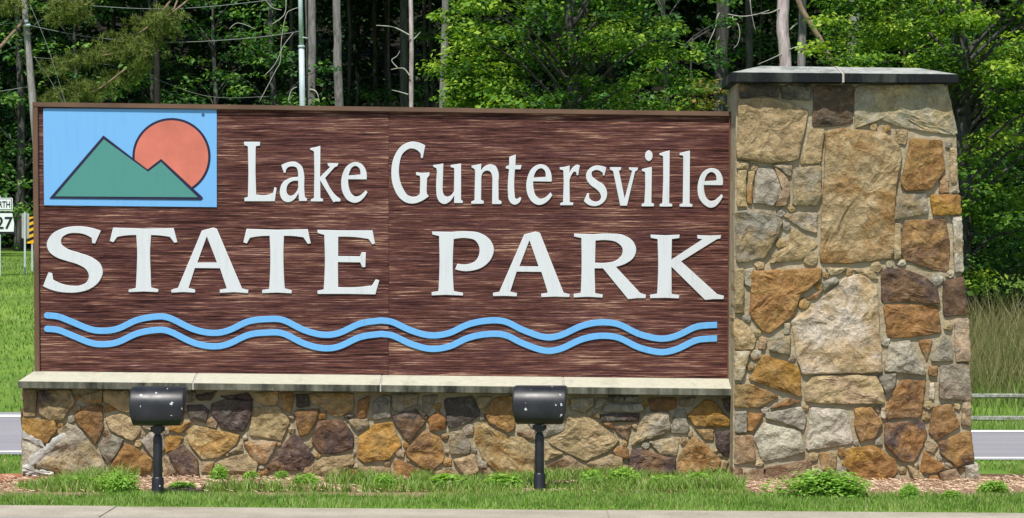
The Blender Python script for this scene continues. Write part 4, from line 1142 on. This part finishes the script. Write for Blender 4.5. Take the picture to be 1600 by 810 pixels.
# utility pole
UY = 86.0
p0, p1 = P(37.5, 0, UY), P(51.5, 160, UY); dx = (p1[0]-p0[0])/(p1[2]-p0[2])
gb = gz(p1[0], UY); xb = p1[0]+dx*(gb-p1[2]); xt = p0[0]+dx*2.2
up = thing('utility_pole', 'leaning grey wooden utility pole at the upper left', 'utility pole', (xb, UY, gb))
tubes('pole', [[(xb, UY, gb-.3), (p1[0], UY, p1[2]), (p0[0], UY, p0[2]), (xt, UY, p0[2]+2.2)]], [[.135, .118, .09, .085]], POLEW, up, 12)
a, b_ = P(37, 33, UY-.1), P(-14, 90, UY-2.5)
tubes('brace', [[a, b_]], [[.055, .055]], BARKB, up, 8)
for q in ((37, 34), (41, 40)):
    c_ = P(q[0], q[1], UY-.13)
    bm = bmesh.new(); bm_tube(bm, [(c_[0]-.1, c_[1], c_[2]), (c_[0]+.12, c_[1], c_[2])], .05, 8); obj('insulator', bm_mesh('insulator', bm, True), GALV, up)
bm = bmesh.new(); bm_box(bm, xt-1.1, xt+1.1, UY-.16, UY-.07, p0[2]+1.7, p0[2]+1.82); obj('crossarm', bm_mesh('crossarm', bm), POLEW, up)
MPX = P(470, 0, 84)
mp = thing('metal_pole', 'pale galvanised metal pole standing before the grey tree trunks', 'pole', (P(473, 160, 84)[0], 84, gz(P(473, 160, 84)[0], 84)))
q0, q1 = P(469.5, 0, 84), P(472.5, 160, 84); dx = (q1[0]-q0[0])/(q1[2]-q0[2]); gb = gz(q1[0], 84)
tubes('lower_tube', [[(q1[0]+dx*(gb-q1[2]), 84, gb-.3), q1, P(471, 73, 84)]], [[.09, .085, .083]], GALV, mp, 14)
tubes('upper_tube', [[P(471, 73, 84), q0, (q0[0]-dx*-2, 84, q0[2]+2)]], [[.072, .068, .064]], GALV, mp, 14)
tubes('collar', [[P(471, 75, 84), P(471, 71.5, 84)]], [[.10, .10]], GALV, mp, 14)
tubes('conduit', [[P(480, 165, 84.05), P(479.5, 80, 84.05), P(477, -40, 84.05)]], [[.03, .03, .03]], BARKD, mp, 6)
tubes('strap', [[P(468, 58, 83.95), P(481, 60, 83.98)]], [[.02, .02]], GALV, mp, 6)
def wire(pts, lab, r=.011, Yd=UY-.15, name='power_line'):
    c = catmull(pts, 6); o = tubes(name, [[P(p.x, p.y, Yd) for p in c]], [r], WIRE, None, 5)
    tag(o, lab, 'wire', 'overhead wires'); return o
wire([(37,-10),(80,0),(140,9),(230,14),(310,12),(400,3),(460,-6)], 'topmost overhead wire sagging right from the utility pole')
wire([(42,39),(115,54),(200,64),(290,66),(400,59),(470,49)], 'overhead wire sagging from the utility pole to the metal pole')
wire([(36,33),(0,39),(-40,45)], 'overhead wire running left from the top of the utility pole')
wire([(44,136),(0,143),(-40,149)], 'low wire running left from the utility pole just above the sign')
wire([(53,90),(120,96),(200,108),(320,150),(420,151)], 'faint low wire crossing the dark trees above the emblem', .006)
wire([(47,8),(75,75),(105,170)], 'thin guy wire slanting down from the utility pole', .009, UY-1.2, 'guy_wire')
wire([(53,88),(78,125),(105,172)], 'lower guy wire slanting down to the right of the utility pole', .009, UY-1.0, 'guy_wire')

fence = thing('rail_fence', 'weathered split rail fence beyond the highway right of the pillar', 'fence', (7.0, 42, gz(7, 42)))
fx = [-2.6, .4, 3.3, 6.35, 9.4, 12.5, 15.5]
for a, b in zip(fx, fx[1:]):
    for py in (619.5, 654.0):
        z = P(0, py, 42)[2]; bm = bmesh.new(); m = 6; sag = random.uniform(-.008, .008)
        pts = [(lerp(a-.12, b+.12, k/m), 42+.02*math.sin(k+a), z-.004*(lerp(a, b, k/m)-6.8)+sag*math.sin(math.pi*k/m)+random.uniform(-.006, .006)) for k in range(m+1)]
        bm_tube(bm, pts, [.026]+[.036]*(m-1)+[.026], 6, True, .35)
        obj('rail', bm_mesh('rail', bm), RAIL, fence)
for a in fx:
    z = gz(a, 42); bm = bmesh.new(); bm_tube(bm, [(a, 42, z-.3), (a+.01, 42, z+.3), (a, 42, P(0, 608, 42)[2])], [.08, .075, .07], 7, True, .2)
    obj('post', bm_mesh('post', bm), RAIL, fence)

# ------------------------------------------------------------------ trees
def trunk_mesh(pts, rads, n=10, wob=.12):
    c = catmull([tuple(p) for p in pts], 4); m = len(c)
    rr = [np.interp(i/(m-1), np.linspace(0, 1, len(rads)), rads) for i in range(m)]
    bm = bmesh.new(); bm_tube(bm, c, rr, n, True, wob); return bm_mesh('trunk', bm, True)
def crown_mesh(seed, r, z0, z1, nclump, per, size):
    C = []; R = []
    for k in range(nclump):
        d = ball(1)[0]; C.append((d[0]*r, d[1]*r, .5*(z0+z1)+d[2]*.5*(z1-z0))); R.append(rng.uniform(.6, 1.25))
    V, Fa, T = clump_leaves(C, R, per, size, .65)
    return fast_mesh('crown', V, Fa, T)
HIGH = [crown_mesh(k, 3.3, 11.6, 19.5, 46, 42, .36) for k in range(3)]
for m_ in HIGH: m_.materials.append(DEEP)
def tall_tree(pxs, wpx, Yd, mat, lab, name='forest_tree', crown=0, branches=(), top=17.0, bmat=None, maxdx=.06):
    """pxs: centre line in the photo from the frame's top down to the sign's top edge"""
    p = [Vector(P(a, b, Yd)) for a, b in pxs]
    lo, hi = p[-1], p[0]; d = (lo-p[0]); dx = d.x/d.z if abs(d.z) > .1 else 0
    dx = max(-maxdx, min(maxdx, dx))
    g = gz(lo.x, Yd); base = Vector((lo.x+dx*(g-lo.z), Yd, g-.3)); r = wpx*.5*Yd/F
    t = thing(name, lab, 'tree', (base.x, Yd, g), 'tall forest trees behind the sign')
    pts = [base, lo] + p[::-1][1:]; rads = [r*1.25, r*1.03] + [r*lerp(1.03, .97, k/max(1, len(p)-1)) for k in range(1, len(p))]
    if crown is not None:
        pts.append(Vector((hi.x-dx*0, Yd, top))); rads.append(r*.45)
    else:
        pts.append(hi+Vector((0, 0, 1.2))); rads.append(r*.8)
    # resample radius by arc length
    obj('trunk', trunk_mesh(pts, rads), mat, t)
    for br in branches:
        w = br[0]; c = catmull([tuple(Vector(P(a, b, Yd-.15))) for a, b in br[1:]], 4)
        bm = bmesh.new(); bm_tube(bm, c, [lerp(w, w*.4, k/(len(c)-1))*Yd/F*.5 for k in range(len(c))], 6, True, .15)
        obj('bare_branch', bm_mesh('bare_branch', bm, True), bmat or TWIG, t)
    if crown is not None:
        o = bpy.data.objects.new('crown', HIGH[crown]); COL.objects.link(o); o.parent = t; o.location = (hi.x-base.x, .9, 0); o.rotation_euler.z = Yd*3+hi.x
    return t
tall_tree([(487,0),(488,80),(486,165)], 12.5, 90, BARK, 'straight grey tree trunk just right of the pale metal pole', crown=0,
   branches=[(3, (484,140),(492,142),(497,150),(500,168))])
tall_tree([(526,0),(528,60),(527,90),(530,168)], 13, 91, BARK, 'straight grey trunk standing alone before the dark gap, second right of the metal pole', crown=1)
tall_tree([(631,0),(631,160)], 12.5, 96, BARKD, 'darker grey trunk directly behind the slim pale snag', crown=2)
tall_tree([(642,0),(643,80),(642.5,165)], 7, 92, BARKP, 'slim pale snag with bare side branches left of the bright maple', name='dead_snag', crown=None,
   branches=[(2.6,(641,56),(625,47),(612,42),(588,40)),(2.2,(641,120),(632,108),(622,107),(611,109)),(2.2,(638,148),(625,144),(612,141)),(2,(646,62),(652,56),(657,50)),(1.8,(622,107),(612,95),(620,88),(625,80))])
tall_tree([(672,0),(676,160)], 6, 104, BARKD, 'thin dark trunk deep in the woods between two grey trunks', crown=0)
tall_tree([(696,0),(695,60),(692,165)], 11.5, 92, BARK, 'grey trunk at the left edge of the bright green maple', crown=1)
tall_tree([(1130,0),(1127,80),(1126,168)], 21, 88, BARKD, 'thick dark grey trunk with tangled bare twigs left of the pillar cap', crown=2,
   branches=[(2.6,(1118,36),(1124,21),(1135,22),(1160,26),(1185,22),(1202,16)),(2,(1145,26),(1142,40),(1133,47),(1122,62),(1118,84)),(1.8,(1142,38),(1152,37),(1156,52),(1153,68),(1146,76)),(1.8,(1122,30),(1116,48),(1108,66),(1106,76),(1112,88)),(1.4,(1172,0),(1175,25),(1181,50))])
tall_tree([(1170,0),(1171,110)], 11, 93, BARKD, 'dark slim trunk behind the left corner of the pillar cap', crown=0)
tall_tree([(1224,0),(1223,50),(1228,112)], 19, 86, BARKP, 'bleached pinkish trunk rising behind the middle left of the pillar cap', name='dead_snag', crown=None,
   branches=[(2.2,(1218,14),(1204,20),(1190,22)),(1.6,(1232,78),(1250,72),(1275,70)),(1.6,(1222,84),(1205,92),(1184,101))])
tall_tree([(1254,0),(1252,110)], 12.5, 90, BARK, 'grey trunk just right of the bleached snag behind the cap', crown=1, branches=[(3,(1246,36),(1240,41),(1234,47))])
tall_tree([(1247,0),(1275,51),(1303,102)], 8.5, 85, BARKB, 'brown dead trunk leaning to the right across the grey trunk', name='dead_snag', crown=None, maxdx=.6)
tall_tree([(1335,0),(1332,112)], 18, 87, BARK, 'thick grey trunk half covered by light green leaves behind the cap', crown=2)
tall_tree([(1310,0),(1312,110)], 7, 97, BARKD, 'thin dark trunk left of the half-covered grey trunk', crown=0)
tall_tree([(455,0),(456,160)], 6, 99, BARKD, 'thin dark trunk immediately left of the metal pole', crown=1)
tall_tree([(585,0),(587,160)], 7, 110, BARKD, 'faint trunk inside the dark gap between the grey trunks', crown=0)
sap = thing('bare_sapling', 'bent bare sapling with thin pale stems left of the metal pole', 'tree', (P(440, 160, 88)[0], 88, gz(-7, 88)))
for w, *pp in [(1.6,(467,12),(455,16),(447,24),(440,60),(438,96),(430,112),(405,160)),(2,(447,0),(446,18),(440,28),(425,38)),(1.6,(458,52),(443,72),(430,100),(412,120)),(2,(464,136),(455,142),(450,160)),(1.4,(415,0),(425,12),(440,16)),(1.4,(400,46),(372,36),(358,46))]:
    c = catmull([tuple(Vector(P(a, b, 88))) for a, b in pp], 4); bm = bmesh.new()
    bm_tube(bm, c, w*.36*88/F, 5, True, .1); obj('stem', bm_mesh('stem', bm, True), TWIG, sap)

def leafy_tree(name, lab, X0, Y0, height, rx, rz_c, zc, nclump, per, size, mat, bark, rt, extra=(), seed=1, tspread=.22, flat=.36, crange=(.34, .72), group='leafy trees at the edge of the woods'):
    g = gz(X0, Y0); t = thing(name, lab, 'tree', (X0, Y0, g), group)
    st = np.random.default_rng(seed)
    pts = [(X0, Y0, g-.3), (X0+.1, Y0, g+height*.35), (X0-.05, Y0+.1, g+height*.7), (X0, Y0, g+height*.95)]
    obj('trunk', trunk_mesh([Vector(p) for p in pts], [rt*1.3, rt, rt*.6, rt*.15]), bark, t)
    C, R = [], []; bm = bmesh.new()
    for k in range(nclump):
        d = st.normal(size=3); d /= np.linalg.norm(d); d *= st.random()**.42
        c = np.array([X0+d[0]*rx, Y0+d[1]*rx, zc+d[2]*rz_c]); C.append(c); R.append(st.uniform(*crange))
        if k % 3 == 0:
            zb_ = max(g+height*.12, c[2]-abs(d[0]*rx)*.6-.4); zb_ = min(zb_, g+height*.9)
            m = (np.array([X0, Y0, zb_])+c)/2+np.array([0, 0, .25])
            bm_tube(bm, catmull([(X0, Y0, zb_), tuple(m), tuple(c)], 3), [rt*.28, rt*.24, rt*.2, rt*.17, rt*.13, rt*.1, rt*.06][:7], 5)
    for e in extra: C.append(np.array(e[:3])); R.append(e[3])
    obj('limbs', bm_mesh('limbs', bm, True), bark, t)
    V, Fa, T = clump_leaves(C, R, per, size, flat, .7, tspread)
    obj('crown', fast_mesh('crown', V, Fa, T), mat, t)
    return t
mx = P(890, 0, 62)[0]
leafy_tree('maple_tree', 'bright green maple rising behind the middle right of the sign', mx, 62.5, 12.5, 3.0, 5.2, 6.6, 200, 400, .115, MAPLE, BARKD, .16, seed=4)
leafy_tree('maple_tree', 'yellow-green young maple at the left of the big maple, beside the grey trunk', P(752, 0, 64)[0], 63.5, 8.2, 1.1, 3.0, 4.6, 70, 400, .11, MAPLEB, BARKD, .07, seed=6)
leafy_tree('dogwood_tree', 'small tree with yellowing and rusty leaves left of the pillar cap', P(1082, 0, 66)[0], 66, 7.0, 1.0, 2.6, 3.6, 40, 330, .105, RUST, BARKD, .06, seed=8)
leafy_tree('maple_tree', 'dense leafy tree filling the right edge beside the pillar', 9.4, 60.5, 13.0, 3.0, 5.6, 6.3, 260, 400, .12, MAPLEB, BARKD, .2, seed=12)
leafy_tree('maple_tree', 'light green tree behind the right half of the pillar cap', P(1425, 0, 68)[0], 69, 11.0, 2.3, 4.4, 6.0, 140, 400, .115, MAPLEB, BARKD, .13, seed=14)
leafy_tree('oak_tree', 'dark green leafy tree left of the metal pole above the lettering', P(420, 0, 89)[0], 90, 10.5, 1.9, 4.0, 6.4, 60, 150, .16, OAKL, BARKD, .11, seed=16)
leafy_tree('oak_tree', 'dark green tree at the far upper left behind the utility pole', P(20, 0, 92)[0], 93, 11.5, 2.4, 5.0, 5.8, 70, 130, .17, OAKL, BARKD, .13, seed=18)
leafy_tree('oak_tree', 'dark leafy understory tree behind the maple near the thick dark trunk', P(1045, 0, 84)[0], 86, 11.5, 2.4, 5.0, 6.6, 70, 150, .16, OAKL, BARKD, .12, seed=20)
leafy_tree('oak_tree', 'small dim tree in the gap between the paired grey trunks', P(605, 0, 98)[0], 100, 9.5, 2.0, 3.6, 5.6, 36, 90, .16, OAKL, BARKD, .09, seed=22)
leafy_tree('oak_tree', 'shadowed leafy tree behind the far right edge of the woods', 13.2, 66, 13, 3.4, 6, 6.4, 100, 200, .16, OAKL, BARKD, .18, seed=24)
leafy_tree('oak_tree', 'dim shrubby tree right behind the route marker at the left edge', P(10, 0, 88)[0]-.6, 86, 5.0, 2.0, 2.0, 3.7, 40, 150, .15, OAKL, BARKD, .08, seed=26)
leafy_tree('shrub', 'low leafy shrub under the right tree behind the tall meadow grass', 9.6, 62.5, 3.4, 2.6, 1.5, 1.5, 70, 330, .12, OAKL, BARKD, .05, seed=31, group=None)
leafy_tree('shrub', 'low leafy shrub hidden partly by the pillar side, left of the drooping limb', 6.2, 64, 3.4, 2.0, 1.5, 1.5, 50, 330, .12, OAKL, BARKD, .05, seed=33, group=None)
for px, yy, hh, rx_, n_, lab_ in ((118, 95, 10, 2.2, 60, 'dim leafy tree behind the drooping pine boughs, nearest the utility pole'), (235, 97, 10.5, 2.4, 60, 'dim leafy tree behind the right ends of the pine boughs'),
        (335, 94, 10, 2.2, 64, 'dim leafy tree above the word Lake, left of the bent sapling'), (560, 101, 6.5, 1.8, 36, 'low dim leafy tree in the dark gap right of the lone grey trunk'), (665, 99, 10, 1.8, 46, 'dim leafy tree between the slim pale snag and the maple'),
        (1190, 98, 10, 2.0, 50, 'dim leafy tree behind the bleached snag and the pillar cap')):
    leafy_tree('oak_tree', lab_, P(px, 0, yy)[0], yy, hh, rx_, hh*.42, hh*.58+1.2, n_, 130, .16, OAKL, BARKD, .1, seed=int(px))
for sx, sy, sh, lab_ in ((12.2, 66, 4.6, 'taller shrub at the right frame edge behind the rail fence'), (7.9, 69, 4.6, 'taller shrub directly behind the right side of the pillar'), (10.6, 72, 5.0, 'dark shrub standing furthest back behind the rail fence')):
    leafy_tree('shrub', lab_, sx, sy, sh, 2.4, sh*.42, sh*.5, 70, 260, .13, OAKL, BARKD, .05, seed=int(sx*10), group=None)
# drooping dead limb below the right tree
rt_ = bpy.data.objects.get('maple_tree.002')
c = catmull([P(1535,500,59), P(1552,516,59), P(1575,540,59), P(1605,567,59)], 5); bm = bmesh.new(); bm_tube(bm, c, .035, 6, True, .2)
bm_tube(bm, catmull([P(1600,470,59.5), P(1560,505,59), P(1535,512,59)], 5), .02, 5)
if rt_ is not None: obj('drooping_limb', bm_mesh('drooping_limb', bm, True), BARKD, rt_)

# pine with long boughs, upper left
def pine():
    Yd = 85.5; bx = P(170, 0, Yd)[0]; g = gz(bx, Yd)
    t = thing('pine_tree', 'pine with drooping yellow-green needle boughs above the emblem', 'tree', (bx, Yd+2, g))
    obj('trunk', trunk_mesh([Vector((bx+1.2, Yd+2.5, g-.3)), Vector((bx+1.1, Yd+2.5, g+8)), Vector((bx+1, Yd+2.5, g+17))], [.12, .09, .04]), BARKX, t)
    boughs = [[(262,0),(232,45),(195,62),(130,92),(85,110)], [(262,6),(250,60),(225,85),(205,112),(180,120)], [(250,80),(205,82),(160,88),(110,100)], [(230,95),(190,120),(140,138),(90,152)], [(200,110),(160,140),(125,150),(75,158)],
              [(290,0),(262,30),(248,52),(222,70)], [(130,0),(112,8),(100,20),(95,30)], [(140,0),(125,12),(112,22)], [(275,0),(268,20),(250,34),(235,40)], [(20,0),(12,8),(5,12)]]
    C, D = [], []
    for b in boughs:
        pts = catmull([tuple(Vector(P(a, c, Yd))+Vector((0, random.uniform(-.6, .6), 0))) for a, c in b], 5)
        bm = bmesh.new(); bm_tube(bm, pts, [lerp(.035, .012, k/(len(pts)-1)) for k in range(len(pts))], 5); obj('bough', bm_mesh('bough', bm, True), BARKB, t)
        m = len(pts)
        for i, p in enumerate(pts):
            if i < m*.35: continue
            for q in range(9):
                C.append(np.array(p)+rng.normal(0, 1, 3)*np.array([.28, .3, .13]))
    C = np.array(C); n = len(C); K = 30
    base = np.repeat(C, K, 0); d = rng.normal(size=(n*K, 3)); d[:, 2] += .55; d /= np.linalg.norm(d, axis=1)[:, None]
    L = rng.uniform(.12, .24, n*K)[:, None]; s = np.cross(d, rng.normal(size=(n*K, 3))); s /= np.linalg.norm(s, axis=1)[:, None]
    V = np.empty((n*K, 3, 3), np.float32); V[:, 0] = base-s*.011; V[:, 1] = base+s*.011; V[:, 2] = base+d*L
    T = np.clip(np.repeat(rng.uniform(.15, .85, n), K)+rng.normal(0, .15, n*K), 0, 1)
    obj('needles', fast_mesh('needles', V.reshape(-1, 3), np.arange(n*K*3).reshape(-1, 3), T), NEEDLE, t)
pine()

# the wood behind: understory and closed canopy, one mass
C, R = [], []
for k in range(760):
    y = rng.uniform(97, 122); x = rng.uniform(-.235*y, .24*y); g = gz(x, y)
    if -5.6 < x-0 < -2.2 and rng.random() < .6: continue
    C.append((x, y, g+rng.uniform(.3, 10.5))); R.append(rng.uniform(.6, 1.5))
V1, F1, T1 = clump_leaves(C, R, 95, .17, .55)
C, R = [], []
for k in range(2600):
    y = 93+55*rng.random()**1.5; x = rng.uniform(-42, 42); g = gz(x, min(y, 118))
    C.append((x, y, g+rng.uniform(10.8, 18))); R.append(rng.uniform(1.2, 2.4))
V2, F2, T2 = clump_leaves(C, R, 22, .55, .5)
V3, F3, T3 = leaves(np.stack([rng.uniform(-40, 40, 60000), rng.uniform(120, 134, 60000), rng.uniform(1, 17, 60000)], 1), .42)
V = np.concatenate([V1, V2, V3]); Fa = np.concatenate([F1, F2+len(V1), F3+len(V1)+len(V2)]); T = np.concatenate([T1, T2, T3])
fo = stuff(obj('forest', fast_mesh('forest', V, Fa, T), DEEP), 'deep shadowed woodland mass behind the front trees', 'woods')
bm = bmesh.new()
for k in range(24):
    y = rng.uniform(104, 128); x = rng.uniform(-.22*y, .22*y); g = gz(x, y); r = rng.uniform(.06, .16)
    bm_tube(bm, [(x, y, g-.3), (x+rng.normal(0, .2), y, g+8), (x+rng.normal(0, .3), y, g+16)], [r*1.2, r, r*.5], 6)
stuff(obj('forest_trunks', bm_mesh('forest_trunks', bm, True), BARKD), 'distant shadowed trunks deep within the woodland', 'woods')
